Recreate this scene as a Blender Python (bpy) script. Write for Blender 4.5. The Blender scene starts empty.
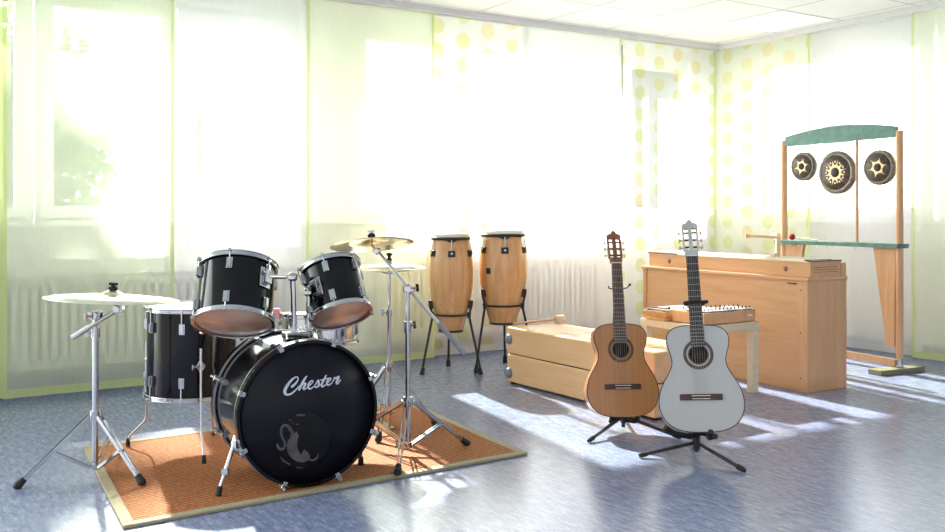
import bpy, math, random
from mathutils import Vector, Matrix
random.seed(7)
PI = math.pi
sc = bpy.context.scene
COL = sc.collection

# ------------------------------------------------------------------ camera, world, sun, exposure
CAM_Z = 1.1; F = 933.0; CX = 472.5; HY = 212.0
cam_d = bpy.data.cameras.new('camera'); cam = bpy.data.objects.new('camera', cam_d); COL.objects.link(cam)
cam.location = (0, 0, CAM_Z); cam.rotation_euler = (PI/2, 0, 0)
cam_d.sensor_width = 36; cam_d.lens = F/945*36; cam_d.shift_y = -54/945
cam_d.clip_start = 0.05; cam_d.clip_end = 200
sc.camera = cam
sc.view_settings.view_transform = 'Standard'; sc.view_settings.look = 'None'
sc.view_settings.gamma = 1; sc.view_settings.use_curve_mapping = False
sc.view_settings.exposure = 0.75
SKY_FRONT = 8.6; SKY_BACK = 0.75; SUN = 31.0
w = bpy.data.worlds.new('sky'); sc.world = w; w.use_nodes = True
nt = w.node_tree; nt.nodes.clear()
wo = nt.nodes.new('ShaderNodeOutputWorld'); bg = nt.nodes.new('ShaderNodeBackground')
tc = nt.nodes.new('ShaderNodeTexCoord'); dt = nt.nodes.new('ShaderNodeVectorMath'); dt.operation = 'DOT_PRODUCT'
dt.inputs[1].default_value = (-0.20, 0.93, 0.30)
mr = nt.nodes.new('ShaderNodeMapRange'); mr.inputs[1].default_value = -0.2; mr.inputs[2].default_value = 0.5
mr.inputs[3].default_value = SKY_BACK; mr.inputs[4].default_value = SKY_FRONT
nt.links.new(tc.outputs['Generated'], dt.inputs[0]); nt.links.new(dt.outputs['Value'], mr.inputs[0])
nt.links.new(mr.outputs[0], bg.inputs['Strength']); bg.inputs['Color'].default_value = (0.985, 0.985, 1.0, 1)
nt.links.new(bg.outputs[0], wo.inputs[0])
sd = bpy.data.lights.new('sun', 'SUN'); sun = bpy.data.objects.new('sun', sd); COL.objects.link(sun)
sd.energy = SUN; sd.angle = math.radians(1.2); sd.color = (1.0, 0.96, 0.92)
SUNDIR = Vector((0.415, -0.91, -0.70)).normalized()
sun.rotation_euler = SUNDIR.to_track_quat('-Z', 'Y').to_euler()
sc.cycles.use_denoising = True
sc.cycles.max_bounces = 10; sc.cycles.diffuse_bounces = 5; sc.cycles.transparent_max_bounces = 16
sc.cycles.sample_clamp_indirect = 6; sc.cycles.caustics_reflective = False; sc.cycles.caustics_refractive = False

# ------------------------------------------------------------------ helpers
def P(px, py, Y=None, z=None):
    """the place seen at a photo pixel, at depth Y or at height z"""
    if Y is None: Y = (CAM_Z - z)*F/(py - HY)
    return Vector(((px-CX)/F*Y, Y, CAM_Z - (py-HY)/F*Y))
def G(px, py): return P(px, py, z=0.0)
def frame(origin, zaxis, xhint=(1, 0, 0)):
    z = Vector(zaxis).normalized(); x = Vector(xhint); x = (x - z*x.dot(z)).normalized(); y = z.cross(x)
    M = Matrix((x, y, z)).transposed().to_4x4(); M.translation = Vector(origin); return M
def rz(a, loc=(0, 0, 0)): return Matrix.Translation(Vector(loc)) @ Matrix.Rotation(a, 4, 'Z')

ROOTM = {}
def set_tags(o, label=None, cat=None, group=None, kind=None):
    if label: o['label'] = label
    if cat: o['category'] = cat
    if group: o['group'] = group
    if kind: o['kind'] = kind
def thing(name, label, cat, M=None, group=None):
    o = bpy.data.objects.new(name, None); COL.objects.link(o); o.empty_display_size = 0.1
    if M is None: M = Matrix()
    elif not isinstance(M, Matrix): M = Matrix.Translation(Vector(M))
    o.matrix_world = M; o.location, o.rotation_euler = M.to_translation(), M.to_euler()
    ROOTM[o.name] = M.copy(); set_tags(o, label, cat, group); return o

class MB:
    def __init__(s): s.v = []; s.f = []; s.s = []
    def add(s, vs, fs, smooth=False, M=None):
        b = len(s.v)
        for p in vs:
            p = Vector(p); s.v.append(M @ p if M is not None else p)
        for f in fs: s.f.append(tuple(i+b for i in f)); s.s.append(smooth)
        return s
    def box(s, lo, hi, M=None):
        x0, y0, z0 = lo; x1, y1, z1 = hi
        return s.add([(x0,y0,z0),(x1,y0,z0),(x1,y1,z0),(x0,y1,z0),(x0,y0,z1),(x1,y0,z1),(x1,y1,z1),(x0,y1,z1)],
                     [(0,3,2,1),(4,5,6,7),(0,1,5,4),(1,2,6,5),(2,3,7,6),(3,0,4,7)], False, M)
    def cbox(s, c, size, M=None):
        c = Vector(c); h = Vector(size)/2; return s.box(c-h, c+h, M)
    def bar(s, p0, p1, w, d, up=(0, 0, 1)):
        p0 = Vector(p0); p1 = Vector(p1); M = frame(p0, p1-p0, up); return s.box((-w/2, -d/2, 0), (w/2, d/2, (p1-p0).length), M)
    def tube(s, pts, r, n=12, caps=True, closed=False, M=None, flat=1.0):
        pts = [Vector(p) for p in pts]; k = len(pts)
        rs = r if isinstance(r, (list, tuple)) else [r]*k
        vs = []; fs = []; x = None
        for i, p in enumerate(pts):
            if closed: t = pts[(i+1) % k]-pts[i-1]
            else: t = pts[min(i+1, k-1)]-pts[max(i-1, 0)]
            t.normalize()
            if x is None: x = Vector((0, 0, 1)) if abs(t.z) < 0.9 else Vector((1, 0, 0))
            x = (x-t*x.dot(t)).normalized(); y = t.cross(x)
            for j in range(n):
                a = 2*PI*j/n; vs.append(p+(x*math.cos(a)*flat+y*math.sin(a))*rs[i])
        m = k if closed else k-1
        for i in range(m):
            for j in range(n):
                a = i*n+j; b = i*n+(j+1) % n; c = ((i+1) % k)*n+(j+1) % n; d = ((i+1) % k)*n+j
                fs.append((a, b, c, d))
        s.add(vs, fs, True, M)
        if caps and not closed:
            s.add(vs[:n], [tuple(reversed(range(n)))], False, M); s.add(vs[-n:], [tuple(range(n))], False, M)
        return s
    def lathe(s, prof, M=None, n=32, smooth=True, close=False):
        """prof: (r,z) pairs; a sharp corner is two equal points"""
        vs = []; fs = []; k = len(prof)
        for (r, z) in prof:
            for j in range(n):
                a = 2*PI*j/n; vs.append((max(r, 1e-5)*math.cos(a), max(r, 1e-5)*math.sin(a), z))
        for i in range(k if close else k-1):
            i2 = (i+1) % k
            if prof[i] == prof[i2]: continue
            for j in range(n):
                fs.append((i*n+j, i*n+(j+1) % n, i2*n+(j+1) % n, i2*n+j))
        return s.add(vs, fs, smooth, M)
    def ring(s, R, z0, z1, t, M=None, n=48):
        return s.lathe([(R-t, z0), (R, z0), (R, z0), (R, z1), (R, z1), (R-t, z1), (R-t, z1), (R-t, z0)], M, n)
    def torus(s, R, r, M=None, n=48, m=10):
        return s.lathe([(R+r*math.cos(2*PI*i/m), r*math.sin(2*PI*i/m)) for i in range(m)], M, n, True, True)
    def ball(s, c, r, n=16, M=None, sz=1.0):
        c = Vector(c); T = Matrix.Translation(c)
        return s.lathe([(r*math.sin(PI*i/10), -r*sz*math.cos(PI*i/10)) for i in range(11)], (M @ T) if M is not None else T, n)
    def prism(s, poly, z0, z1, M=None, smooth=False):
        n = len(poly)
        s.add([(x, y, z0) for x, y in poly]+[(x, y, z1) for x, y in poly], [tuple(reversed(range(n))), tuple(range(n, 2*n))], False, M)
        return s.add([(x, y, z0) for x, y in poly]+[(x, y, z1) for x, y in poly], [(i, (i+1) % n, n+(i+1) % n, n+i) for i in range(n)], smooth, M)
    def build(s, name, mat, parent=None, bevel=0, world=None, root=None):
        """vertices are world coordinates when root is given (the thing they hang under), else local"""
        vs = s.v
        rt = root if root is not None else None
        if rt is not None:
            I = ROOTM[rt.name].inverted(); vs = [I @ p for p in vs]
        me = bpy.data.meshes.new(name); me.from_pydata([tuple(p) for p in vs], [], s.f)
        me.polygons.foreach_set('use_smooth', s.s); me.update()
        me.materials.append(mat)
        o = bpy.data.objects.new(name, me); COL.objects.link(o)
        if parent is not None: o.parent = parent
        if bevel:
            m = o.modifiers.new('bevel', 'BEVEL'); m.width = bevel; m.segments = 2; m.limit_method = 'ANGLE'; m.angle_limit = 0.7
        return o
def solo(mb, name, mat, label, cat, M, group=None, bevel=0, kind=None):
    """a thing that is one mesh; the vertices are world coordinates"""
    if not isinstance(M, Matrix): M = Matrix.Translation(Vector(M))
    I = M.inverted(); mb.v = [I @ p for p in mb.v]
    o = mb.build(name, mat, None, bevel); o.location = M.to_translation(); o.rotation_euler = M.to_euler()
    ROOTM[o.name] = M.copy(); set_tags(o, label, cat, group, kind); return o

# ------------------------------------------------------------------ materials
def new_mat(name):
    m = bpy.data.materials.new(name); m.use_nodes = True; n = m.node_tree; b = n.nodes['Principled BSDF']; return m, n, b
def coords(n, scale=(1, 1, 1), rot=(0, 0, 0)):
    t = n.nodes.new('ShaderNodeTexCoord'); mp = n.nodes.new('ShaderNodeMapping')
    mp.inputs['Scale'].default_value = scale; mp.inputs['Rotation'].default_value = rot
    n.links.new(t.outputs['Object'], mp.inputs[0]); return mp.outputs[0]
def ramp(n, fac, stops):
    r = n.nodes.new('ShaderNodeValToRGB'); el = r.color_ramp.elements
    while len(el) < len(stops): el.new(0.5)
    for e, (p, c) in zip(el, stops): e.position = p; e.color = (*c, 1)
    n.links.new(fac, r.inputs[0]); return r.outputs[0]
def noise(n, vec, scale, detail=3, rough=0.5):
    t = n.nodes.new('ShaderNodeTexNoise'); t.inputs['Scale'].default_value = scale
    t.inputs['Detail'].default_value = detail; t.inputs['Roughness'].default_value = rough
    n.links.new(vec, t.inputs['Vector']); return t.outputs['Fac']
def bump(n, b, h, strength, dist=0.002):
    t = n.nodes.new('ShaderNodeBump'); t.inputs['Strength'].default_value = strength; t.inputs['Distance'].default_value = dist
    n.links.new(h, t.inputs['Height']); n.links.new(t.outputs[0], b.inputs['Normal'])
def plain(name, col, rough=0.5, metal=0.0, var=0.06, coat=0.0, spec=0.5, scale=20):
    m, n, b = new_mat(name); f = noise(n, coords(n), scale)
    lo = tuple(c*(1-var) for c in col); hi = tuple(min(1, c*(1+var)) for c in col)
    n.links.new(ramp(n, f, [(0.3, lo), (0.7, hi)]), b.inputs['Base Color'])
    b.inputs['Roughness'].default_value = rough; b.inputs['Metallic'].default_value = metal
    b.inputs['Coat Weight'].default_value = coat; b.inputs['Coat Roughness'].default_value = 0.08
    b.inputs['Specular IOR Level'].default_value = spec; return m
def wood(name, c0, c1, axis='z', rough=0.4, freq=30, coat=0.0, stretch=14):
    m, n, b = new_mat(name); s = {'x': (1/stretch, 1, 1), 'y': (1, 1/stretch, 1), 'z': (1, 1, 1/stretch)}[axis]
    v = coords(n, s); f = noise(n, v, freq, 4, 0.6); g = noise(n, v, freq*5, 2, 0.5)
    mx = n.nodes.new('ShaderNodeMath'); mx.operation = 'MULTIPLY_ADD'; mx.inputs[1].default_value = 0.35
    n.links.new(g, mx.inputs[0]); n.links.new(f, mx.inputs[2])
    n.links.new(ramp(n, mx.outputs[0], [(0.45, c0), (0.9, c1)]), b.inputs['Base Color'])
    b.inputs['Roughness'].default_value = rough; b.inputs['Coat Weight'].default_value = coat; b.inputs['Coat Roughness'].default_value = 0.1
    return m

M_chrome = plain('chrome', (0.50, 0.51, 0.53), 0.12, 1.0, 0.03)
M_steel = plain('brushed_steel', (0.55, 0.56, 0.58), 0.28, 1.0, 0.05)
M_blackgloss = plain('black_drum_wrap', (0.004, 0.004, 0.006), 0.10, 0, 0.1, 0.0, 0.28)
M_blackhead = plain('black_drumhead_film', (0.005, 0.0055, 0.010), 0.35, 0, 0.25, 0, 0.2, 6)
M_blackmetal = plain('black_powder_coat', (0.014, 0.014, 0.016), 0.4, 0, 0.1)
M_rubber = plain('black_rubber', (0.012, 0.012, 0.012), 0.75, 0, 0.15)
M_darkgray = plain('grey_plastic_cap', (0.22, 0.24, 0.28), 0.45)
M_felt = plain('black_felt', (0.015, 0.015, 0.015), 0.95)
M_white = plain('white_wall_paint', (0.88, 0.885, 0.88), 0.8, 0, 0.02)
M_frame = plain('white_window_plastic', (0.86, 0.87, 0.88), 0.35, 0, 0.02)
M_radiator = plain('white_radiator_enamel', (0.80, 0.80, 0.76), 0.4, 0, 0.02)
M_alu = plain('curtain_rail_aluminium', (0.74, 0.74, 0.76), 0.45, 0.0, 0.03)
M_base = plain('blue_grey_skirting', (0.25, 0.33, 0.48), 0.5)
M_green = plain('green_stained_wood', (0.075, 0.20, 0.175), 0.5, 0, 0.18)
M_red = plain('red_felt', (0.45, 0.02, 0.03), 0.9)
M_pink = plain('pink_plastic', (0.75, 0.30, 0.33), 0.4)
M_text = plain('silver_lettering', (0.62, 0.65, 0.70), 0.45)
M_port = plain('glossy_black_port_patch', (0.002, 0.002, 0.002), 0.14, 0, 0.1, 0, 0.25)
M_logo = plain('grey_port_print', (0.075, 0.07, 0.07), 0.5, 0, 0.3, 0, 0.5, 30)
M_beech = wood('beech_veneer', (0.64, 0.34, 0.16), (0.74, 0.43, 0.22), 'z', 0.42)
M_beechY = wood('beech_veneer_long', (0.64, 0.34, 0.16), (0.74, 0.43, 0.22), 'y', 0.42)
M_beechS = wood('light_beech_top', (0.74, 0.55, 0.34), (0.84, 0.67, 0.46), 'y', 0.4)
M_birch = wood('birch_plywood', (0.73, 0.44, 0.20), (0.82, 0.53, 0.28), 'x', 0.38, 20, 0.2)
M_birchtable = wood('pale_birch', (0.66, 0.54, 0.36), (0.75, 0.64, 0.46), 'x', 0.5)
M_grain = wood('strong_grained_pine', (0.30, 0.10, 0.025), (0.80, 0.50, 0.22), 'y', 0.45, 60, 0, 7)
M_post = wood('beech_post', (0.58, 0.32, 0.16), (0.70, 0.43, 0.24), 'z', 0.4)
M_conga = wood('lacquered_conga_oak', (0.60, 0.29, 0.10), (0.76, 0.44, 0.19), 'z', 0.25, 28, 0.6)
M_cedar = wood('orange_cedar_top', (0.43, 0.17, 0.05), (0.52, 0.22, 0.07), 'z', 0.3, 45, 0.4, 30)
M_rosewood = wood('dark_rosewood', (0.035, 0.013, 0.008), (0.09, 0.035, 0.02), 'z', 0.4)
M_rosefb = wood('brown_rosewood_fretboard', (0.07, 0.032, 0.02), (0.14, 0.07, 0.045), 'z', 0.45)
M_mahog = wood('mahogany_neck', (0.16, 0.055, 0.025), (0.26, 0.10, 0.045), 'z', 0.35)
M_mapleside = wood('reddish_guitar_side', (0.45, 0.16, 0.07), (0.60, 0.26, 0.13), 'z', 0.2, 30, 0.6)
M_gtwhite = plain('white_guitar_lacquer', (0.50, 0.50, 0.465), 0.28, 0, 0.015, 0.3)
M_ebony = plain('dark_fretboard', (0.03, 0.022, 0.02), 0.5)
M_purf = plain('black_binding', (0.015, 0.012, 0.012), 0.4)
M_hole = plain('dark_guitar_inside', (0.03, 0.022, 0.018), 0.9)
M_cream = plain('cream_plastic', (0.80, 0.76, 0.64), 0.4)
M_hide = plain('natural_drum_skin', (0.80, 0.74, 0.62), 0.6)
M_bars = plain('white_chime_bars', (0.80, 0.81, 0.83), 0.25, 0.3)
M_string = plain('nylon_string', (0.34, 0.32, 0.28), 0.35)
M_brass = plain('brass_tuner', (0.65, 0.48, 0.25), 0.25, 1.0)
M_mallet = plain('pale_turned_wood', (0.75, 0.60, 0.42), 0.5)

def m_drumhead():
    m, n, b = new_mat('clear_amber_drumhead')
    f = noise(n, coords(n), 7, 2)
    n.links.new(ramp(n, f, [(0.35, (0.58, 0.33, 0.21)), (0.65, (0.74, 0.48, 0.34))]), b.inputs['Base Color'])
    b.inputs['Roughness'].default_value = 0.22; b.inputs['Coat Weight'].default_value = 0.5; b.inputs['Coat Roughness'].default_value = 0.05; return m
M_tomhead = m_drumhead()
def m_cymbal(name, c0, c1, rough):
    m, n, b = new_mat(name)
    t = n.nodes.new('ShaderNodeTexCoord'); l = n.nodes.new('ShaderNodeVectorMath'); l.operation = 'LENGTH'
    n.links.new(t.outputs['Object'], l.inputs[0])
    cx = n.nodes.new('ShaderNodeCombineXYZ'); n.links.new(l.outputs['Value'], cx.inputs[0])
    f = noise(n, cx.outputs[0], 160, 3)
    n.links.new(ramp(n, f, [(0.3, c0), (0.7, c1)]), b.inputs['Base Color']); b.inputs['Metallic'].default_value = 1
    b.inputs['Roughness'].default_value = rough; bump(n, b, f, 0.25, 0.0006); return m
M_cymbal = m_cymbal('cymbal_bronze', (0.66, 0.52, 0.27), (0.86, 0.74, 0.48), 0.26)
M_cymbal_pale = m_cymbal('cymbal_pale_bronze', (0.78, 0.74, 0.60), (0.92, 0.90, 0.80), 0.30)
def m_floor():
    m, n, b = new_mat('blue_grey_linoleum')
    v = coords(n, (1, 0.24, 1)); f = noise(n, v, 52, 4, 0.65); g = noise(n, v, 160, 2, 0.6); big = noise(n, coords(n), 1.3, 2)
    a = n.nodes.new('ShaderNodeMath'); a.operation = 'MULTIPLY_ADD'; a.inputs[1].default_value = 0.5
    n.links.new(g, a.inputs[0]); n.links.new(f, a.inputs[2])
    c = n.nodes.new('ShaderNodeMath'); c.operation = 'MULTIPLY_ADD'; c.inputs[1].default_value = 0.15
    n.links.new(big, c.inputs[0]); n.links.new(a.outputs[0], c.inputs[2])
    n.links.new(ramp(n, c.outputs[0], [(0.50, (0.085, 0.11, 0.18)), (0.68, (0.155, 0.19, 0.30)), (0.86, (0.215, 0.255, 0.385)), (1.0, (0.31, 0.35, 0.49))]), b.inputs['Base Color'])
    b.inputs['Roughness'].default_value = 0.24; b.inputs['Specular IOR Level'].default_value = 0.5
    bump(n, b, a.outputs[0], 0.08, 0.001); return m
def m_rug():
    m, n, b = new_mat('orange_sisal_weave')
    t = n.nodes.new('ShaderNodeTexCoord'); sp = n.nodes.new('ShaderNodeSeparateXYZ'); n.links.new(t.outputs['Object'], sp.inputs[0])
    def mth(op, a, bb=None, c=None):
        k = n.nodes.new('ShaderNodeMath'); k.operation = op
        for i, x in enumerate((a, bb, c)):
            if x is None: continue
            if isinstance(x, (int, float)): k.inputs[i].default_value = x
            else: n.links.new(x, k.inputs[i])
        return k.outputs[0]
    sx = mth('SINE', mth('MULTIPLY', sp.outputs[0], 2*PI/0.027)); sy = mth('SINE', mth('MULTIPLY', sp.outputs[1], 2*PI/0.021))
    wv = mth('MULTIPLY_ADD', mth('MULTIPLY', sx, sy), 0.20, 0.5)
    rows = mth('MULTIPLY_ADD', sy, 0.26, wv)
    nz = noise(n, coords(n), 75, 4, 0.65); h = mth('MULTIPLY_ADD', nz, 1.0, mth('ADD', rows, -0.45))
    n.links.new(ramp(n, h, [(0.15, (0.07, 0.018, 0.006)), (0.5, (0.31, 0.105, 0.036)), (0.95, (0.60, 0.26, 0.105))]), b.inputs['Base Color'])
    b.inputs['Roughness'].default_value = 0.85; b.inputs['Specular IOR Level'].default_value = 0.2; bump(n, b, h, 0.7, 0.004); return m
M_rugborder = plain('khaki_rug_binding', (0.36, 0.31, 0.20), 0.8, 0, 0.15, 0, 0.3, 120)
def m_ceiling():
    m, n, b = new_mat('mineral_fibre_ceiling_tiles')
    t = n.nodes.new('ShaderNodeTexCoord'); sp = n.nodes.new('ShaderNodeSeparateXYZ'); n.links.new(t.outputs['Object'], sp.inputs[0])
    outs = []
    for i, ph in ((0, 0.80), (1, 0.745)):
        a = n.nodes.new('ShaderNodeMath'); a.operation = 'ADD'; a.inputs[1].default_value = ph+6.2; n.links.new(sp.outputs[i], a.inputs[0])
        d = n.nodes.new('ShaderNodeMath'); d.operation = 'DIVIDE'; d.inputs[1].default_value = 0.62; n.links.new(a.outputs[0], d.inputs[0])
        f = n.nodes.new('ShaderNodeMath'); f.operation = 'FRACT'; n.links.new(d.outputs[0], f.inputs[0])
        s = n.nodes.new('ShaderNodeMath'); s.operation = 'PINGPONG'; s.inputs[1].default_value = 0.5; n.links.new(f.outputs[0], s.inputs[0])
        l = n.nodes.new('ShaderNodeMath'); l.operation = 'LESS_THAN'; l.inputs[1].default_value = 0.014; n.links.new(s.outputs[0], l.inputs[0]); outs.append(l.outputs[0])
    mx = n.nodes.new('ShaderNodeMath'); mx.operation = 'MAXIMUM'; n.links.new(outs[0], mx.inputs[0]); n.links.new(outs[1], mx.inputs[1])
    n.links.new(ramp(n, mx.outputs[0], [(0.0, (0.88, 0.88, 0.89)), (1.0, (0.60, 0.60, 0.62))]), b.inputs['Base Color'])
    b.inputs['Roughness'].default_value = 0.9; bump(n, b, noise(n, coords(n), 120, 3), 0.15, 0.002); return m
def m_curtain(name, col, alpha=0.5, dots=False, shine=0.0):
    m = bpy.data.materials.new(name); m.use_nodes = True; n = m.node_tree; n.nodes.clear()
    out = n.nodes.new('ShaderNodeOutputMaterial')
    tr = n.nodes.new('ShaderNodeBsdfTransparent'); tl = n.nodes.new('ShaderNodeBsdfTranslucent'); df = n.nodes.new('ShaderNodeBsdfDiffuse')
    fab = n.nodes.new('ShaderNodeMixShader'); mix = n.nodes.new('ShaderNodeMixShader'); fab.inputs[0].default_value = 0.45
    v = coords(n, (1, 1, 0.15)); nz = noise(n, v, 60, 3)
    tint = tuple(1-(1-c)*0.55 for c in col)
    colr = ramp(n, nz, [(0.3, tuple(c*0.96 for c in col)), (0.7, col)])
    trc = None; fac = None
    if dots:
        t = n.nodes.new('ShaderNodeTexCoord'); sp = n.nodes.new('ShaderNodeSeparateXYZ'); n.links.new(t.outputs['Object'], sp.inputs[0])
        def mth(op, a, b=None):
            k = n.nodes.new('ShaderNodeMath'); k.operation = op
            for i, x in enumerate((a, b)):
                if x is None: continue
                if isinstance(x, (int, float)): k.inputs[i].default_value = x
                else: n.links.new(x, k.inputs[i])
            return k.outputs[0]
        CW, RH = 0.225, 0.185
        u = mth('DIVIDE', mth('ADD', sp.outputs[0], 10*CW+0.03), CW); ci = mth('FLOOR', u)
        zz = mth('DIVIDE', sp.outputs[2], RH); off = mth('MULTIPLY', mth('MODULO', ci, 2.0), 0.5)
        vz = mth('ADD', zz, mth('ADD', off, 0.03))
        du = mth('MULTIPLY', mth('SUBTRACT', mth('FRACT', u), 0.5), CW); dv = mth('MULTIPLY', mth('SUBTRACT', mth('FRACT', vz), 0.5), RH)
        d = mth('SQRT', mth('ADD', mth('MULTIPLY', du, du), mth('MULTIPLY', dv, dv)))
        fac = mth('LESS_THAN', d, 0.060)
        wn = n.nodes.new('ShaderNodeTexWhiteNoise'); wn.noise_dimensions = '2D'
        cv = n.nodes.new('ShaderNodeCombineXYZ'); n.links.new(ci, cv.inputs[0]); n.links.new(mth('FLOOR', mth('MULTIPLY', mth('FLOOR', vz), 0.34)), cv.inputs[1])
        n.links.new(cv.outputs[0], wn.inputs['Vector'])
        dc = ramp(n, wn.outputs['Value'], [(0.0, (0.82, 0.87, 0.54)), (0.3, (0.86, 0.88, 0.56)), (0.65, (0.88, 0.88, 0.54)), (0.7, (0.96, 0.83, 0.58)), (1.0, (0.95, 0.86, 0.60))])
        mc = n.nodes.new('ShaderNodeMix'); mc.data_type = 'RGBA'; n.links.new(fac, mc.inputs[0]); n.links.new(colr, mc.inputs[6]); n.links.new(dc, mc.inputs[7]); colr = mc.outputs[2]
        mt = n.nodes.new('ShaderNodeMix'); mt.data_type = 'RGBA'; n.links.new(fac, mt.inputs[0]); mt.inputs[6].default_value = (*tint, 1); n.links.new(dc, mt.inputs[7]); trc = mt.outputs[2]
    n.links.new(colr, tl.inputs[0]); n.links.new(colr, df.inputs[0])
    if trc is not None: n.links.new(trc, tr.inputs[0])
    else: tr.inputs[0].default_value = (*tint, 1)
    n.links.new(df.outputs[0], fab.inputs[1]); n.links.new(tl.outputs[0], fab.inputs[2])
    mix.inputs[0].default_value = 1-alpha
    n.links.new(tr.outputs[0], mix.inputs[1]); n.links.new(fab.outputs[0], mix.inputs[2]); n.links.new(mix.outputs[0], out.inputs[0]); return m
M_cgreen = m_curtain('green_sheer', (0.92, 0.96, 0.77), 0.47)
M_cwhite = m_curtain('white_sheer', (0.965, 0.965, 0.975), 0.45)
M_cdots = m_curtain('dotted_white_sheer', (0.965, 0.965, 0.965), 0.45, True)
M_cgdots = m_curtain('dotted_green_sheer', (0.935, 0.965, 0.83), 0.45, True)
M_hem = m_curtain('green_hem', (0.80, 0.88, 0.46), 0.25)
M_hemw = m_curtain('white_hem', (0.88, 0.88, 0.88), 0.35)
def m_glass():
    m = bpy.data.materials.new('window_glass'); m.use_nodes = True; n = m.node_tree; n.nodes.clear()
    out = n.nodes.new('ShaderNodeOutputMaterial'); tr = n.nodes.new('ShaderNodeBsdfTransparent'); gl = n.nodes.new('ShaderNodeBsdfGlossy')
    gl.inputs['Roughness'].default_value = 0.02; tr.inputs[0].default_value = (0.95, 0.97, 0.96, 1)
    fr = n.nodes.new('ShaderNodeFresnel'); mx = n.nodes.new('ShaderNodeMixShader')
    n.links.new(fr.outputs[0], mx.inputs[0]); n.links.new(tr.outputs[0], mx.inputs[1]); n.links.new(gl.outputs[0], mx.inputs[2]); n.links.new(mx.outputs[0], out.inputs[0]); return m
M_glass = m_glass()
def m_gong():
    m, n, b = new_mat('blackened_bronze'); f = noise(n, coords(n), 40, 4)
    n.links.new(ramp(n, f, [(0.3, (0.045, 0.035, 0.035)), (0.7, (0.12, 0.10, 0.095))]), b.inputs['Base Color'])
    b.inputs['Metallic'].default_value = 0.5; b.inputs['Roughness'].default_value = 0.5; return m
M_gong = m_gong()
M_gongrim = plain('worn_bronze_rim', (0.20, 0.175, 0.14), 0.45, 0.5, 0.35, 0, 0.5, 60)
M_gongstar = plain('bare_brass_motif', (0.80, 0.62, 0.36), 0.4, 0.4, 0.15)

# ------------------------------------------------------------------ the room (axes along its two window walls, origin in the curtain corner)
TH = math.radians(32.42); CORNER = Vector((2.237, 8.5, 0)); RM = rz(TH, CORNER)
ux, uy = math.cos(TH), math.sin(TH)
CEIL = 2.6; GAP = 0.37; THK = 0.27; LEN_A = 8.2; LEN_B = 12.0
def tA(px): c = (px-CX)/F; return (2.237-8.5*c)/(ux-uy*c)
def sB(px): c = (px-CX)/F; return (8.5*c-2.237)/(uy+ux*c)
def struct(mb, name, mat, M=RM, bevel=0, parent=None):
    o = mb.build(name, mat, parent, bevel)
    if parent is None:
        o.matrix_world = M; o.location = M.to_translation(); o.rotation_euler = M.to_euler(); o['kind'] = 'structure'
    return o
struct(MB().box((-LEN_A, -LEN_B, -0.12), (GAP+THK, GAP+THK, 0)), 'floor', m_floor())
struct(MB().box((-LEN_A, -LEN_B, CEIL), (GAP+THK, GAP+THK, CEIL+0.15)), 'ceiling', m_ceiling())
SILL = 1.06; HEAD = 2.50
PANES_A = [(2.72, 3.33), (1.83, 2.44), (0.94, 1.55), (0.05, 0.66), (3.965, 4.63), (4.85, 5.52), (5.74, 6.41), (6.63, 7.30)]
PANES_B = [(0.15, 0.80), (1.04, 1.69), (1.93, 2.58), (3.2, 3.85), (4.09, 4.74), (5.4, 6.05), (6.3, 6.95), (7.6, 8.25), (8.5, 9.15)]
FR = 0.075
def wall_with_openings(axis, total, spans):
    mb = MB()
    def seg(a, b, z0, z1):
        if axis == 'A': mb.box((-b, GAP, z0), (-a, GAP+THK, z1))
        else: mb.box((GAP, -b, z0), (GAP+THK, -a, z1))
    a0 = -GAP-THK if axis == 'A' else -GAP
    seg(a0, total, 0, SILL-0.02); seg(a0, total, HEAD+0.02, CEIL)
    pos = a0
    for (a, b) in spans:
        if a > pos: seg(pos, a, SILL-0.02, HEAD+0.02)
        pos = b
    seg(pos, total, SILL-0.02, HEAD+0.02); return mb
units_A = [(-0.03, 3.41), (3.885, 7.38)]
units_B = [(0.07, 2.66), (3.12, 4.82), (5.32, 7.03), (7.52, 9.23)]
struct(wall_with_openings('A', LEN_A, units_A), 'wall_back', M_white)
struct(wall_with_openings('B', LEN_B, units_B), 'wall_right', M_white)
n_win = 0
for axis, panes in (('A', PANES_A), ('B', PANES_B)):
    for (a, b) in panes:
        n_win += 1; mb = MB(); gl = MB(); hd = MB(); D0, D1 = GAP+0.05, GAP+0.12; ga, gb = a-0.105, b+0.105
        def bx(m_, x0, x1, d0, d1, z0, z1):
            if axis == 'A': m_.box((-x1, d0, z0), (-x0, d1, z1))
            else: m_.box((d0, -x1, z0), (d1, -x0, z1))
        bx(mb, a-FR, a, D0, D1, SILL, HEAD-0.02); bx(mb, b, b+FR, D0, D1, SILL, HEAD-0.02)
        bx(mb, a, b, D0, D1, SILL, SILL+0.075); bx(mb, a, b, D0, D1, HEAD-0.09, HEAD-0.02)
        bx(mb, ga, a-FR+0.002, D0+0.02, D1, SILL-0.02, HEAD+0.02); bx(mb, b+FR-0.002, gb, D0+0.02, D1, SILL-0.02, HEAD+0.02)
        bx(mb, ga, gb, D0+0.02, D1, HEAD-0.02, HEAD+0.02); bx(mb, ga, gb, D0+0.02, D1, SILL-0.02, SILL)
        wn = struct(mb, 'window_%d' % n_win, M_frame, bevel=0.004)
        bx(gl, a, b, D0+0.03, D0+0.036, SILL+0.075, HEAD-0.09); gl.build('glass_pane', M_glass, wn)
        bx(hd, a-0.05, a-0.025, D0-0.035, D0, 1.55, 1.69); hd.build('window_handle', M_frame, wn, 0.004)
struct(MB().box((-LEN_A, GAP-0.09, SILL-0.05), (GAP-0.09, GAP+0.05, SILL-0.02)).box((GAP-0.09, -LEN_B, SILL-0.05), (GAP+0.05, GAP-0.09, SILL-0.02)), 'trim_1', M_frame, bevel=0.005)
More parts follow.
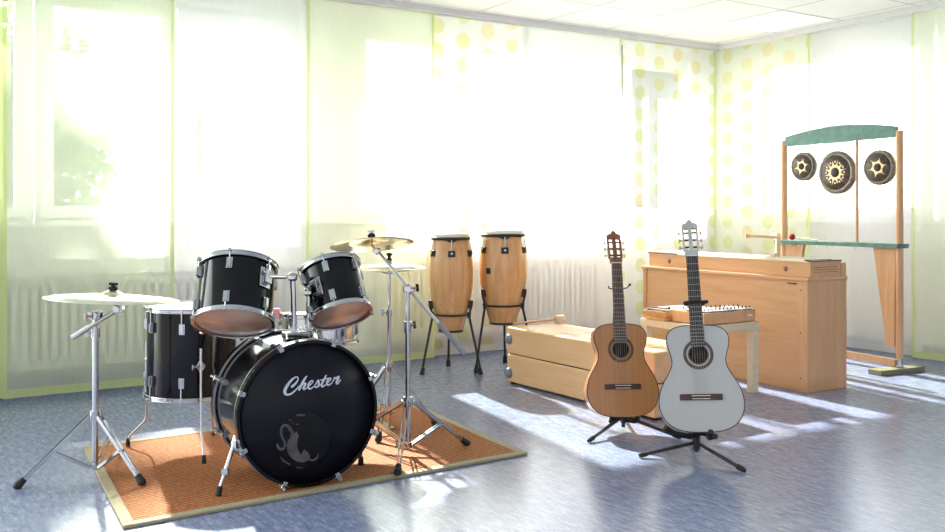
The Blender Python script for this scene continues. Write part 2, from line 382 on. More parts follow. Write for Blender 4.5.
struct(MB().box((-LEN_A, GAP-0.015, 0), (GAP, GAP, 0.07)), 'baseboard_back', M_base)
struct(MB().box((GAP-0.015, -LEN_B, 0), (GAP, GAP-0.015, 0.07)), 'baseboard_right', M_base)
# curtain rails under the ceiling
struct(MB().box((-LEN_A, -0.075, CEIL-0.03), (0.06, 0.075, CEIL)).box((-LEN_A, -0.085, CEIL-0.045), (0.06, -0.075, CEIL)).box((-LEN_A, 0.0, CEIL-0.04), (0.06, 0.006, CEIL)), 'trim_2', M_alu)
struct(MB().box((-0.075, -LEN_B, CEIL-0.03), (0.075, -0.085, CEIL)).box((-0.085, -LEN_B, CEIL-0.045), (-0.075, -0.085, CEIL)), 'trim_3', M_alu)
# ceiling lamp panel (one tile)
t = thing('ceiling_light', 'square flush white lamp panel set in the tiled ceiling', 'ceiling light', RM @ Matrix.Translation((-0.49, -0.435-0.62, CEIL)))
m_l, n_l, b_l = new_mat('lamp_diffuser'); b_l.inputs['Base Color'].default_value = (0.9, 0.9, 0.9, 1); b_l.inputs['Emission Color'].default_value = (1, 1, 1, 1); b_l.inputs['Emission Strength'].default_value = 0.15
MB().box((-0.295, -0.295, -0.004), (0.295, 0.295, 0.0)).build('diffuser', m_l, t)
fr = MB()
for (x0, y0, x1, y1) in ((-0.308, -0.308, 0.308, -0.295), (-0.308, 0.295, 0.308, 0.308), (-0.308, -0.295, -0.295, 0.295), (0.295, -0.295, 0.308, 0.295)): fr.box((x0, y0, -0.006), (x1, y1, 0))
fr.build('frame', M_frame, t)

# outside: lawn and trees beyond the left windows
struct(MB().box((-30, 1.5, -3.3), (30, 45, -3.2)), 'ground', plain('lawn', (0.16, 0.24, 0.08), 0.9, 0, 0.3, 0, 0.3, 2))
def m_leaf():
    m = bpy.data.materials.new('leaf_green'); m.use_nodes = True; n = m.node_tree; n.nodes.clear(); out = n.nodes.new('ShaderNodeOutputMaterial')
    d = n.nodes.new('ShaderNodeBsdfDiffuse'); t_ = n.nodes.new('ShaderNodeBsdfTranslucent'); mx = n.nodes.new('ShaderNodeMixShader'); mx.inputs[0].default_value = 0.5
    c = ramp(n, noise(n, coords(n), 1.5), [(0.3, (0.09, 0.14, 0.07)), (0.7, (0.20, 0.27, 0.14))])
    n.links.new(c, d.inputs[0]); n.links.new(c, t_.inputs[0]); n.links.new(d.outputs[0], mx.inputs[1]); n.links.new(t_.outputs[0], mx.inputs[2]); n.links.new(mx.outputs[0], out.inputs[0]); return m
M_leaf = m_leaf(); M_bark = wood('bark', (0.06, 0.045, 0.03), (0.14, 0.11, 0.08), 'z', 0.9, 12)
def tree(x, y, zc, R, n, label, seed):
    rnd = random.Random(seed); t = thing('garden_tree', label, 'tree', (x, y, -3.2), 'trees outside the left windows')
    MB().tube([(0, 0, 0), (0.1, 0, (zc+3.2)*0.5), (0, 0.1, zc+3.2)], [0.28, 0.2, 0.08], 12).build('trunk', M_bark, t)
    m = MB()
    for i in range(n):
        v = Vector((rnd.gauss(0, 1), rnd.gauss(0, 1), rnd.gauss(0, 1))).normalized()*R*(rnd.random()**0.4)*(0.8+0.2*math.sin(i*0.01)); v.z *= 0.95; v.z += zc+3.2
        a = Vector((rnd.gauss(0, 1), rnd.gauss(0, 1), rnd.gauss(0, 1))).normalized(); b = a.cross(Vector((rnd.gauss(0, 1), rnd.gauss(0, 1), rnd.gauss(0, 1)))).normalized(); l = rnd.uniform(0.18, 0.34)
        m.add([v-a*l, v+b*l*0.5, v+a*l, v-b*l*0.5], [(0, 1, 2, 3)])
    m.build('foliage', M_leaf, t)
tree(-8.9, 14.6, 8.6, 2.8, 4200, 'tall leafy tree shading the leftmost windows', 3)
tree(-13.6, 26.5, 3.4, 4.0, 7000, 'dense round tree farther out at the far left', 5)
tree(-7.4, 33.5, 3.6, 3.4, 6000, 'dense low tree outside behind the cymbal stand window', 8)

# radiators behind the curtains
def radiator(a, b, label):
    t = thing('radiator', label, 'radiator', RM @ Matrix.Translation((-(a+b)/2, GAP, 0)), 'radiators under the window sills')
    h = (b-a)/2; m = MB(); m.box((-h, -0.115, 0.14), (h, -0.04, 0.70)); m.box((-h, -0.15, 0.64), (h, -0.06, 0.70)); m.box((-h, -0.15, 0.14), (h, -0.06, 0.20)); n = int((b-a)/0.055)
    for i in range(n):
        x = -h+0.03+(b-a-0.06)*i/(n-1); m.box((x-0.017, -0.150, 0.17), (x+0.017, -0.06, 0.67))
    m.build('panel', M_radiator, t, 0.003)
    MB().box((-h, -0.155, 0.70), (h, -0.04, 0.715)).build('top_grille', M_radiator, t)
    for x in (-h+0.15, h-0.15): MB().box((x-0.02, -0.05, 0.2), (x+0.02, 0, 0.6)).build('bracket', M_radiator, t)
    MB().tube([(h-0.05, -0.06, 0.14), (h-0.05, -0.06, 0.0)], 0.009).build('pipe', M_radiator, t)
radiator(3.95, 7.3, 'long white ribbed radiator behind the green sheer curtains at the left')
radiator(1.2, 3.3, 'white ribbed radiator under the sill behind the conga drums')

# curtain panels
def curtain(axis, a, b, off, mat, hem, label, seed, z0=0.03, group=None, zt=CEIL-0.032, lean=0.0):
    L = abs(b-a); c = (a+b)/2
    if axis == 'A': M = RM @ Matrix.Translation((-c, off, 0))
    else: M = RM @ Matrix.Translation((off, -c, 0)) @ Matrix.Rotation(-PI/2, 4, 'Z')
    rnd = random.Random(seed); ph = [rnd.uniform(0, 6.28) for _ in range(4)]; nx = 36; nz = 14
    def pos(x, z):
        k = 0.35+0.65*(1-z/CEIL)
        return (x+lean*(CEIL-z), 0.006*k*math.sin(x*2.2+ph[0]+z*0.3)+0.0055*k*math.sin(x*17+ph[1])+0.0025*k*math.sin(x*39+ph[2]+z), z)
    def strip(x0, x1, n, za, zb, m, dy=0):
        vs = []; fs = []
        for j in range(nz+1):
            for i in range(n+1):
                p = pos(x0+(x1-x0)*i/n, za+(zb-za)*j/nz); vs.append((p[0], p[1]+dy, p[2]))
        for j in range(nz):
            for i in range(n): q = j*(n+1)+i; fs.append((q, q+1, q+n+2, q+n+1))
        m.add(vs, fs, True)
    t = thing('sheer_curtain', label, 'curtain', M, group)
    m = MB(); strip(-L/2, L/2, nx, z0, zt, m); m.build('fabric', mat, t)
    m = MB(); strip(-L/2, -L/2+0.022, 2, z0, zt, m, -0.004); strip(L/2-0.022, L/2, 2, z0, zt, m, -0.004); strip(-L/2+0.022, L/2-0.022, nx, z0, z0+0.05, m, -0.004)
    m.build('hem', hem, t)
    return t
cs = [('A', tA(4), tA(-230), 0.0, M_cgreen, M_hem, 'pale green sheer curtain cut off by the left edge of the photo'),
      ('A', tA(173), tA(2), -0.03, M_cgreen, M_hem, 'pale green sheer curtain behind the cymbal stand at the left'),
      ('A', tA(310), tA(165), 0.035, M_cwhite, M_hemw, 'white sheer curtain behind the black rack toms'),
      ('A', tA(432), tA(305), -0.03, M_cgreen, M_hem, 'pale green sheer curtain behind the hi-hat, left of the conga drums'),
      ('A', tA(531), tA(428), 0.03, M_cdots, M_hemw, 'white sheer curtain with yellow and green dots behind the conga drums'),
      ('A', tA(618), tA(522), -0.03, M_cwhite, M_hemw, 'plain white sheer curtain behind the orange guitar'),
      ('A', tA(721), tA(622), 0.03, M_cdots, M_hemw, 'white dotted sheer curtain left of the room corner'),
      ('B', sB(716), sB(812), -0.02, M_cgdots, M_hem, 'greenish dotted sheer curtain just right of the room corner'),
      ('B', sB(806), sB(918), 0.04, M_cwhite, M_hemw, 'plain white sheer curtain behind the gongs'),
      ('B', sB(913), sB(913)+1.3, -0.02, M_cgreen, M_hem, 'pale green sheer curtain at the right edge of the photo')]
for i, (ax, a, b, off, m1, m2, lab) in enumerate(cs): curtain(ax, a, b, off, m1, m2, lab, i)
x = -tA(618)
solo(MB().tube([RM @ Vector((x+0.006, -0.045, 2.50)), RM @ Vector((x+0.006, -0.045, 1.15))], 0.005, 8), 'curtain_wand', plain('grey_wand', (0.16, 0.16, 0.18), 0.5),
     'thin dark grey draw rod hanging between two white curtains', 'curtain rod', RM @ Vector((x, -0.045, 1.15)))

# ------------------------------------------------------------------ rug
RUG_T = 0.011
rc = [Vector((-1.205, 3.227, 0)), Vector((-1.812, 4.33, 0)), Vector((-0.345, 5.318, 0)), Vector((0.247, 4.223, 0))]
cen = sum(rc, Vector())/4; e1 = ((rc[3]-rc[0])+(rc[2]-rc[1]))/4; e2 = ((rc[1]-rc[0])+(rc[2]-rc[3]))/4
ang = math.atan2(e1.y, e1.x); hw = e1.length; RI = rz(-ang); E2 = RI @ e2; hh = E2.y; sk = E2.x/E2.y
RL = rz(ang, cen)
rug = thing('rug', 'orange woven sisal rug with khaki border under the drum kit', 'rug', RL)
def rq(m, x0, y0, x1, y1, z0, z1):
    c = [(x0+sk*y0, y0), (x1+sk*y0, y0), (x1+sk*y1, y1), (x0+sk*y1, y1)]
    return m.add([(x, y, z0) for x, y in c]+[(x, y, z1) for x, y in c], [(0,3,2,1),(4,5,6,7),(0,1,5,4),(1,2,6,5),(2,3,7,6),(3,0,4,7)])
rq(MB(), -hw+0.02, -hh+0.02, hw-0.02, hh-0.02, 0.0005, RUG_T).build('woven_field', m_rug(), rug, 0.002)
m = MB(); B = 0.042
for (x0, y0, x1, y1) in ((-hw, -hh, hw, -hh+B), (-hw, hh-B, hw, hh), (-hw, -hh+B, -hw+B, hh-B), (hw-B, -hh+B, hw, hh-B)): rq(m, x0, y0, x1, y1, 0.0005, RUG_T+0.003)
m.build('border', M_rugborder, rug, 0.004)
def on_rug(p):
    q = RL.inverted() @ Vector((p[0], p[1], 0)); q.x -= sk*q.y
    if abs(q.x) > hw or abs(q.y) > hh: return 0.0
    return RUG_T+0.003 if (abs(q.x) > hw-B or abs(q.y) > hh-B) else RUG_T

# ------------------------------------------------------------------ drums
def lug_mb(M, R, a, z, s=1.0, size=(0.024, 0.018, 0.046)):
    """a chrome lug on the shell at angle a, height z"""
    m = MB(); T = M @ Matrix.Rotation(a, 4, 'Z') @ Matrix.Translation((R, 0, z))
    wx, d, h = size
    m.box((-0.004, -wx/2, -h/2), (d*0.55, wx/2, h/2), T); m.box((d*0.5, -wx*0.28, -h*0.42), (d, wx*0.28, h*0.42), T)
    return m
def drum(name, label, base, axis, R, L, lugs=6, lug_off=0.2, xh=(1, 0, 0), group=None, shell=M_blackgloss, topmat=M_hide, botmat=M_tomhead, single_long=False, hoopmat=None):
    M = frame(base, axis, xh); t = thing(name, label, 'drum', Vector(base), group); hm = hoopmat or M_chrome
    MB().lathe([(R-0.008, 0.006), (R, 0.006), (R, 0.006), (R, L-0.006), (R, L-0.006), (R-0.008, L-0.006)], M, 64).build('shell', shell, t, root=t)
    for zc, mt, sgn in ((L, topmat, 1), (0.0, botmat, -1)):
        z0, z1 = (zc-0.010, zc+0.006) if sgn > 0 else (zc-0.006, zc+0.010)
        MB().lathe([(0, zc+sgn*0.0015), (R*0.93, zc+sgn*0.0015), (R+0.004, zc-sgn*0.004)], M, 64).build('drumhead', mt, t, root=t)
        h = MB(); h.ring(R+0.011, z0, z1, 0.008, M, 64); h.torus(R+0.011, 0.0035, M @ Matrix.Translation((0, 0, z1 if sgn > 0 else z0)), 64, 8)
        h.torus(R+0.009, 0.003, M @ Matrix.Translation((0, 0, z0 if sgn > 0 else z1)), 64, 8); h.build('hoop', hm, t, root=t)
    for k in range(lugs):
        a = 2*PI*(k+lug_off)/lugs
        if single_long:
            lug_mb(M, R, a, L/2, 1, (0.02, 0.016, L*0.6)).build('lug', M_chrome, t, root=t)
            spans = [(L*0.2, -0.004), (L*0.8, L+0.004)]
        else:
            for zl in (L*0.20, L*0.80): lug_mb(M, R, a, zl).build('lug', M_chrome, t, root=t)
            spans = [(L*0.2, -0.006), (L*0.8, L+0.006)]
        T = M @ Matrix.Rotation(a, 4, 'Z')
        for za, zb in spans:
            r_ = MB(); r_.tube([T @ Vector((R+0.010, 0, za)), T @ Vector((R+0.013, 0, zb))], 0.003, 8)
            r_.cbox((R+0.014, 0, zb), (0.014, 0.014, 0.012), T); r_.build('tension_rod', M_chrome, t, root=t)
    return t, M

# bass drum
BR = 0.278; BL = 0.36; bax = Vector((-0.485, 0.875, 0)).normalized(); bside = Vector((bax.y, -bax.x, 0))     # bax points to the back
Bf = P(309.3, 417.5, Y=3.70); Bf.z = 0.302
BM = frame(Bf, bax, bside)                     # local z = backwards, x = right, y = ...
bd = thing('bass_drum', 'black bass drum standing on its side with silver lettering on the front', 'drum', (Bf.x, Bf.y, RUG_T))
def bp(x, y, z): return BM @ Vector((x, y, z))
BU = 1 if (BM.to_3x3() @ Vector((0, 1, 0))).z > 0 else -1
MB().lathe([(BR-0.01, 0.02), (BR, 0.02), (BR, 0.02), (BR, BL+0.02), (BR, BL+0.02), (BR-0.01, BL+0.02)], BM, 96).build('shell', M_blackgloss, bd, root=bd)
fh = MB().lathe([(0, 0.004), (BR-0.004, 0.004), (BR-0.001, 0.012)], BM, 96).build('front_drumhead', M_blackhead, bd, root=bd)
MB().lathe([(0, BL+0.036), (BR-0.004, BL+0.036), (BR-0.001, BL+0.028)], BM, 96).build('back_drumhead', M_hide, bd, root=bd)
MB().ring(BR+0.012, -0.004, 0.034, 0.012, BM, 96).build('front_hoop', M_blackgloss, bd, 0.003, root=bd)
MB().ring(BR+0.012, BL+0.006, BL+0.044, 0.012, BM, 96).build('back_hoop', M_blackgloss, bd, 0.003, root=bd)
for z0 in (0.030, BL+0.002):
    MB().ring(BR+0.0135, z0, z0+0.006, 0.008, BM, 96).build('hoop_inlay', M_steel, bd, root=bd)
for k in range(8):
    a = 2*PI*(k+0.5)/8-0.03
    T = BM @ Matrix.Rotation(a, 4, 'Z')
    m = lug_mb(BM, BR, a, 0.085); m2 = lug_mb(BM, BR, a, BL-0.045)
    m.build('lug', M_chrome, bd, root=bd); m2.build('lug', M_chrome, bd, root=bd)
    for (zl, zh, s) in ((0.085, -0.006, 1), (BL-0.045, BL+0.046, -1)):
        r_ = MB().tube([T @ Vector((BR+0.015, 0, zl)), T @ Vector((BR+0.024, 0, zh))], 0.0032, 8)
        r_.cbox((BR+0.018, 0, zh+s*0.014), (0.016, 0.022, 0.036), T); r_.cbox((BR+0.010, 0, zh-s*0.001), (0.026, 0.018, 0.006), T)
        r_.cbox((BR+0.026, 0, zh-s*0.012), (0.010, 0.010, 0.016), T); r_.build('claw_hook', M_chrome, bd, 0.0015, root=bd)
# lettering and patch lie on the front head
def on_head(px, py, lift=0.0008):
    n = -bax; p0 = Bf+n*(-0.004+lift); o = Vector((0, 0, CAM_Z)); d = Vector(((px-CX)/F, 1, -(py-HY)/F))
    return o+d*((p0-o).dot(n)/d.dot(n))
def stroke(mb, pts, ws, conv, lift=0.0008, sub=6):
    P2 = [Vector(p) for p in pts]; out = []; wo = []
    ex = [P2[0]*2-P2[1]]+P2+[P2[-1]*2-P2[-2]]
    for i in range(len(P2)-1):
        a, b, c, d = ex[i:i+4]
        for j in range(sub):
            t = j/sub; out.append(0.5*((2*b)+(c-a)*t+(2*a-5*b+4*c-d)*t*t+(3*b-a-3*c+d)*t**3)); wo.append(ws[i]*(1-t)+ws[i+1]*t)
    out.append(P2[-1]); wo.append(ws[-1]); vs = []; n = len(out)
    for i, p in enumerate(out):
        tg = (out[min(i+1, n-1)]-out[max(i-1, 0)]).normalized(); nn = Vector((-tg.y, tg.x))*wo[i]/2
        vs.append(conv(*(p+nn), lift)); vs.append(conv(*(p-nn), lift))
    mb.add(vs, [(2*i, 2*i+1, 2*i+3, 2*i+2) for i in range(n-1)])
    for e, w_ in ((out[0], wo[0]), (out[-1], wo[-1])):
        mb.add([conv(e.x+math.cos(a*PI/5)*w_/2, e.y+math.sin(a*PI/5)*w_/2, lift) for a in range(10)], [tuple(range(10))])
cv = lambda x, y, l: on_head(275+x/12.6, 365+y/12.6, l)
m = MB()
stroke(m, [(215,272),(250,242),(288,190),(282,152),(245,160),(195,205),(145,275),(122,335),(140,370),(190,368),(245,330),(310,262)], [34,26,16,14,18,28,38,38,30,24,18,13], cv)
stroke(m, [(398,142),(365,190),(335,245),(305,312)], [16,28,28,28], cv, 0.0010)
stroke(m, [(312,300),(345,250),(378,228),(382,248),(358,292),(372,306),(408,282)], [12,14,20,24,26,20,12], cv, 0.0012)
stroke(m, [(405,284),(455,240),(480,205),(455,200),(425,240),(420,285),(445,300),(490,272)], [12,14,14,16,26,26,20,12], cv, 0.0014)
stroke(m, [(488,274),(520,230),(545,190),(552,225),(548,262),(515,280),(495,268)], [12,13,16,26,26,20,14], cv, 0.0010)
stroke(m, [(645,132),(615,190),(588,245),(598,272),(640,250)], [18,26,27,24,12], cv, 0.0012)
stroke(m, [(575,192),(625,178),(672,166)], [14,14,12], cv, 0.0014)
stroke(m, [(548,262),(575,250),(590,236)], [14,12,12], cv, 0.0014)
stroke(m, [(638,250),(680,208),(706,172),(685,168),(658,205),(655,240),(680,252),(722,222)], [12,14,14,16,26,26,20,12], cv, 0.0010)
stroke(m, [(722,222),(742,182),(752,160),(768,168),(800,146),(800,165),(775,212),(785,236),(826,188)], [12,16,22,20,22,24,26,22,12], cv, 0.0012)
m.build('lettering', M_text, fh, root=bd)
pc = on_head(303.8, 440.5, 0.0004); pm = frame(pc, -bax, bside)
port = MB().lathe([(0, 0.0003), (0.107, 0.0003), (0.110, 0)], pm, 64).build('port_patch', M_port, bd, root=bd)
cv2 = lambda x, y, l: on_head(270+x/8.866, 410+y/8.866, l)
m = MB(); L0 = 0.0012
poly = [(235,190),(185,235),(160,270),(148,310),(150,345),(165,395),(200,432),(240,458),(300,466),(345,445),(356,410),(335,370),(300,348),(290,370),(272,398),(252,355),(240,320),(245,270),(255,230)]
m.add([cv2(x, y, L0) for x, y in poly], [tuple(range(len(poly)))])
stroke(m, [(335,430),(375,445),(415,425),(428,392)], [22,16,14,8], cv2, 0.0014)
stroke(m, [(200,205),(165,150),(125,135),(98,175),(105,235),(132,290),(122,340),(85,345),(62,305)], [34,30,22,20,18,18,20,26,18], cv2, 0.0014)
stroke(m, [(95,418),(125,455),(178,482)], [8,18,10], cv2, 0.0014)
stroke(m, [(235,510),(285,515)], [10,10], cv2, 0.0014)
stroke(m, [(240,45),(300,45)], [16,20], cv2, 0.0014)
for q in ((172,88), (200,106), (235,126), (183,225)): stroke(m, [q, (q[0]+6, q[1]+4)], [14,14], cv2, 0.0014)
m.build('printed_emblem', M_logo, port, root=bd)
# spurs
for side, foot in ((-1, G(218, 499)), (1, None)):
    if foot is None: foot = Bf+bside*0.30+bax*0.20; foot.z = 0
    fz = on_rug(foot); a_ = Bf+bside*(side*(BR-0.005))+bax*0.09; a_.z = Bf.z-0.11; a_ += bside*(side*-0.02)
    top = a_+bside*(side*0.012)+Vector((0, 0, 0.03)); ft = Vector((foot.x, foot.y, fz+0.012))
    m = MB().cbox((0, 0, 0), (0.05, 0.05, 0.05), frame(a_, bax, bside)); m.tube([top, top+(ft-top)*0.15], 0.014, 12)
    m.build('spur_bracket', M_chrome, bd, 0.004, root=bd)
    sp = MB().tube([top, top+(ft-top)*0.62], 0.0085, 12).tube([top+(ft-top)*0.5, top+(ft-top)*0.93], 0.006, 12).cbox(top+(ft-top)*0.62, (0.024, 0.024, 0.022)).build('spur', M_chrome, bd, root=bd)
    MB().tube([top+(ft-top)*0.88, ft-Vector((0, 0, 0.0115))], [0.0105, 0.013], 12).build('rubber_foot', M_rubber, sp, root=bd)
# tom mount on top of the shell
mt0 = Bf+bax*0.17; mt0.z = Bf.z+BR
mp = MB().cbox((0, 0, 0.012), (0.10, 0.075, 0.03), frame(mt0, (0, 0, 1), bside))
mp.build('mount_plate', M_chrome, bd, 0.006, root=bd)
postL = [P(294.5, 338, Y=3.87), P(292.6, 277, Y=3.87)]; postR = [P(309.2, 338, Y=3.90), P(308.4, 292, Y=3.90)]

# rack toms
TL = 0.240; axL = Vector((-0.035, 0.47, 0.883)).normalized(); cL = P(236, 295, Y=3.80); bL_ = cL-axL*TL/2
tomL, TML = drum('rack_tom', 'larger black rack tom on the left above the bass drum', bL_, axL, 0.151, TL, 6, 0.52, group=None)
TR = 0.222; axR = Vector((-0.285, 0.44, 0.85)).normalized(); cR = P(335.5, 291.5, Y=3.99); bR_ = cR-axR*TR/2
tomR, TMR = drum('rack_tom', 'smaller black rack tom on the right, tilted towards the left', bR_, axR, 0.123, TR, 6, 0.42, group=None)
for post, cen_, tM, R_, L_, ap in ((postL, cL, TML, 0.151, TL, P(268, 277, Y=3.74)), (postR, cR, TMR, 0.123, TR, P(318, 289, Y=3.89))):
    b, tp = post
    arm = MB().tube([b, tp], 0.0115, 14).build('tom_post', M_chrome, bd, root=bd)
    MB().cbox(b+Vector((0, 0, 0.02)), (0.034, 0.034, 0.03)).tube([b+Vector((0.0, -0.03, 0.02)), b+Vector((0, 0.02, 0.02))], 0.006, 8).build('memory_clamp', M_chrome, arm, 0.003, root=bd)
    k = MB().ball(tp, 0.021).tube([tp, ap], 0.009, 12).tube([tp+Vector((0, -0.035, 0.0)), tp], 0.008, 10).cbox(tp+Vector((0, -0.036, 0)), (0.034, 0.006, 0.012))
    k.tube([ap-Vector((0, 0, 0.03)), ap+Vector((0, 0, 0.03))], 0.008, 10); k.build('tilt_arm', M_chrome, arm, 0.001, root=bd)
def tom_bracket(t, M, R, L, target):
    loc = M.inverted() @ target; a = math.atan2(loc.y, loc.x); T = M @ Matrix.Rotation(a, 4, 'Z') @ Matrix.Translation((R, 0, loc.z))
    b = MB().box((-0.004, -0.028, -0.042), (0.008, 0.028, 0.042), T).box((0.006, -0.018, -0.028), (0.026, 0.018, 0.028), T)
    b.tube([T @ Vector((0.018, -0.03, 0.015)), T @ Vector((0.018, 0.03, 0.015))], 0.006, 8).cbox((0.018, 0.032, 0.015), (0.006, 0.006, 0.03), T)
    b.build('mounting_bracket', M_chrome, t, 0.003, root=t)
tom_bracket(tomL, TML, 0.151, TL, P(268, 277, Y=3.74)); tom_bracket(tomR, TMR, 0.123, TR, P(320, 289, Y=3.90))

# floor tom
fc = Vector((-1.295, 4.30, 0.268)); FL = 0.395; FRR = 0.198
ft_, FM = drum('floor_tom', 'large black floor tom standing on three rods at the left back', fc, (0.01, 0, 1), FRR, FL, 8, 0.1)
for foot, aoff in ((G(128, 448), None), (G(204, 466), None), (G(214, 437), None)):
    d = Vector((foot.x-fc.x, foot.y-fc.y, 0)).normalized(); hp = Vector((fc.x, fc.y, 0))+d*(FRR+0.024); fz = on_rug(foot)
    foot = Vector((foot.x, foot.y, fz)); out = foot-d*0.03
    pts = [hp+Vector((0, 0, 0.50)), hp+Vector((0, 0, 0.16)), hp+Vector((0, 0, 0.13))+d*0.008, Vector((foot.x, foot.y, fz+0.05))-d*0.012, Vector((foot.x, foot.y, fz+0.012))]
    lg = MB().tube(pts, 0.0052, 10).build('leg', M_chrome, ft_, root=ft_)
    MB().tube([foot+Vector((0, 0, 0.036)), foot+Vector((0, 0, 0.0005))], [0.008, 0.011], 12).build('rubber_foot', M_rubber, lg, root=ft_)
    T = frame(Vector((fc.x, fc.y, 0))+d*(FRR+0.008)+Vector((0, 0, 0.42)), d, (0, 0, 1))
    br = MB().add([(0.036,0,0),(0,0.026,0),(-0.036,0,0),(0,-0.026,0),(0.03,0,0.014),(0,0.02,0.014),(-0.03,0,0.014),(0,-0.02,0.014)], [(3,2,1,0),(4,5,6,7),(0,1,5,4),(1,2,6,5),(2,3,7,6),(3,0,4,7)], False, T)
    br.tube([T @ Vector((0, 0, 0.016)), T @ Vector((0, 0.035, 0.016))], 0.005, 8).cbox((0, 0.036, 0.016), (0.024, 0.005, 0.01), T)
    br.build('leg_bracket', M_chrome, ft_, 0.002, root=ft_)

# snare drum on its stand
sc_ = Vector((-0.735, 4.45, 0.487)); snare, SM = drum('snare_drum', 'chrome snare drum behind the bass drum and below the right rack tom', sc_, (0.0, 0.05, 1), 0.172, 0.125, 8, 0.1, shell=M_chrome, single_long=True, botmat=M_hide)
a = P(277, 313, Y=4.39); m = MB().cbox(a, (0.03, 0.02, 0.045)); m.build('throw_off_lever', M_pink, snare, 0.004, root=snare)
def tripod(t, c, hubz, lowz, feet, r_tube=0.0125, double=True, tube_top=0.5, mat=M_chrome, footmat=M_rubber, root=None):
    """the lower part of a stand: three legs with braces to a low collar"""
    MB().tube([c+Vector((0, 0, lowz-0.012)), c+Vector((0, 0, tube_top))], r_tube, 16).build('lower_tube', mat, t, root=t)
    MB().tube([c+Vector((0, 0, hubz-0.022)), c+Vector((0, 0, hubz+0.022))], r_tube+0.010, 16).build('leg_collar', mat, t, root=t)
    MB().tube([c+Vector((0, 0, lowz-0.01)), c+Vector((0, 0, lowz+0.014))], r_tube+0.006, 16).build('brace_collar', mat, t, root=t)
    for f in feet:
        fz = on_rug(f); f = Vector((f.x, f.y, fz+0.012)); d = Vector((f.x-c.x, f.y-c.y, 0)).normalized(); s = Vector((-d.y, d.x, 0))
        top = c+d*(r_tube+0.012)+Vector((0, 0, hubz)); m = MB()
        end = top+(f-top)*0.96; mid = top+(f-top)*0.52; low = c+d*(r_tube+0.008)+Vector((0, 0, lowz))
        for q in ((-1, 1) if double else (0,)):
            m.bar(top+s*(0.012*q), end+s*(0.006*q), 0.015 if double else 0.009, 0.005 if double else 0.009)
            m.bar(low+s*(0.008*q), mid+s*(0.009*q), 0.011 if double else 0.006, 0.004 if double else 0.006)
        m.tube([mid-s*0.016, mid+s*0.016], 0.004, 8); lg = m.build('leg', mat, t, root=t)
        k = top+(f-top)*0.90; MB().tube([k, f-Vector((0, 0, 0.0))+Vector((0, 0, 0.0))], [0.013, 0.018], 12).ball(f, 0.0175, 12, None, 0.66).build('rubber_foot', footmat, lg, root=t)
def wing(c, d, r=0.012): 
    d = Vector(d).normalized(); T = frame(c, d, (0, 0, 1)); m = MB().tube([c, c+d*0.03], 0.005, 8).cbox((0, 0, 0.034), (0.034, 0.006, 0.014), T); return m
sst = thing('snare_stand', 'low chrome tripod stand holding the snare drum behind the bass drum', 'drum stand', (sc_.x, sc_.y, RUG_T))
c0 = Vector((sc_.x, sc_.y, 0))
tripod(sst, c0, 0.24, 0.07, [c0+Vector((math.cos(a), math.sin(a), 0))*0.23 for a in (0.3, 2.4, 4.5)], tube_top=0.40)
m = MB()
for a in (0.9, 3.0, 5.1):
    d = Vector((math.cos(a), math.sin(a), 0)); m.tube([c0+Vector((0, 0, 0.40)), c0+d*0.11+Vector((0, 0, 0.43)), c0+d*0.196+Vector((0, 0, 0.455)), c0+d*0.196+Vector((0, 0, 0.50))], 0.006, 8)
m.build('basket', M_chrome, sst, root=sst)

# cymbals and stands
def cymbal(name, label, c, axis, R, mat, group=None):
    M = frame(c, axis); t = thing(name, label, 'cymbal', Vector(c), group)
    prof = [(0.006, 0.030), (0.022, 0.028), (0.042, 0.017), (0.052, 0.0105), (R*0.55, 0.006), (R, -0.006), (R, -0.0075), (R*0.55, 0.0045), (0.052, 0.009), (0.042, 0.0155), (0.022, 0.0265), (0.006, 0.0285)]
    # own object coordinates centred on the bell, so the lathe rings follow the cymbal
    MB().lathe(prof, M, 72).build('disc', mat, t, root=t)
    m = MB().lathe([(0.004, 0.030), (0.017, 0.031), (0.018, 0.040), (0.012, 0.046), (0.004, 0.046)], M, 16); m.build('felt', M_felt, t, root=t)
    m = MB().tube([M @ Vector((0, 0, -0.02)), M @ Vector((0, 0, 0.054))], 0.004, 8).lathe([(0, 0.047), (0.010, 0.047), (0.008, 0.058), (0, 0.060)], M, 12).cbox((0, 0, 0.056), (0.036, 0.005, 0.010), M)
    m.build('wing_nut', M_felt if 'left' in label else M_chrome, t, root=t); return M
# left: boom cymbal stand
c1 = Vector((-1.552, 3.84, 0)); feet = [G(17.5, 489), G(142, 488), G(122, 457)]
s1 = thing('cymbal_stand', 'chrome tripod cymbal stand at the far left of the drum kit', 'cymbal stand', (c1.x, c1.y, 0))
tripod(s1, c1, 0.262, 0.052, feet, tube_top=0.60)
MB().tube([c1+Vector((0, 0, 0.585)), c1+Vector((0, 0, 0.625))], 0.018, 16).build('height_clamp', M_chrome, s1, root=s1)
wing(c1+Vector((0, 0, 0.605)), (-1, -0.3, 0)).build('wing_screw', M_chrome, s1, root=s1)
pt = c1+Vector((0, 0, 0.675))
MB().tube([c1+Vector((0, 0, 0.59)), pt], 0.0095, 14).build('upper_tube', M_chrome, s1, root=s1)
cyc = P(112.5, 297.5, Y=3.84)
bt = P(118.5, 309, Y=3.84); be = P(72, 338, Y=3.80)
dirb = (bt-be).normalized()
MB().cbox(pt, (0.05, 0.035, 0.035)).tube([pt-Vector((0.0, 0.03, 0)), pt+Vector((0, 0.03, 0))], 0.017, 14).build('boom_clamp', M_chrome, s1, 0.004, root=s1)
wing(pt+Vector((0, -0.03, 0)), (-0.4, -1, 0)).build('wing_screw', M_chrome, s1, root=s1)
bo = MB().tube([be+dirb*0.06, bt], 0.0085, 12).tube([be, be+dirb*0.075], 0.0115, 12).build('boom_arm', M_steel, s1, root=s1)
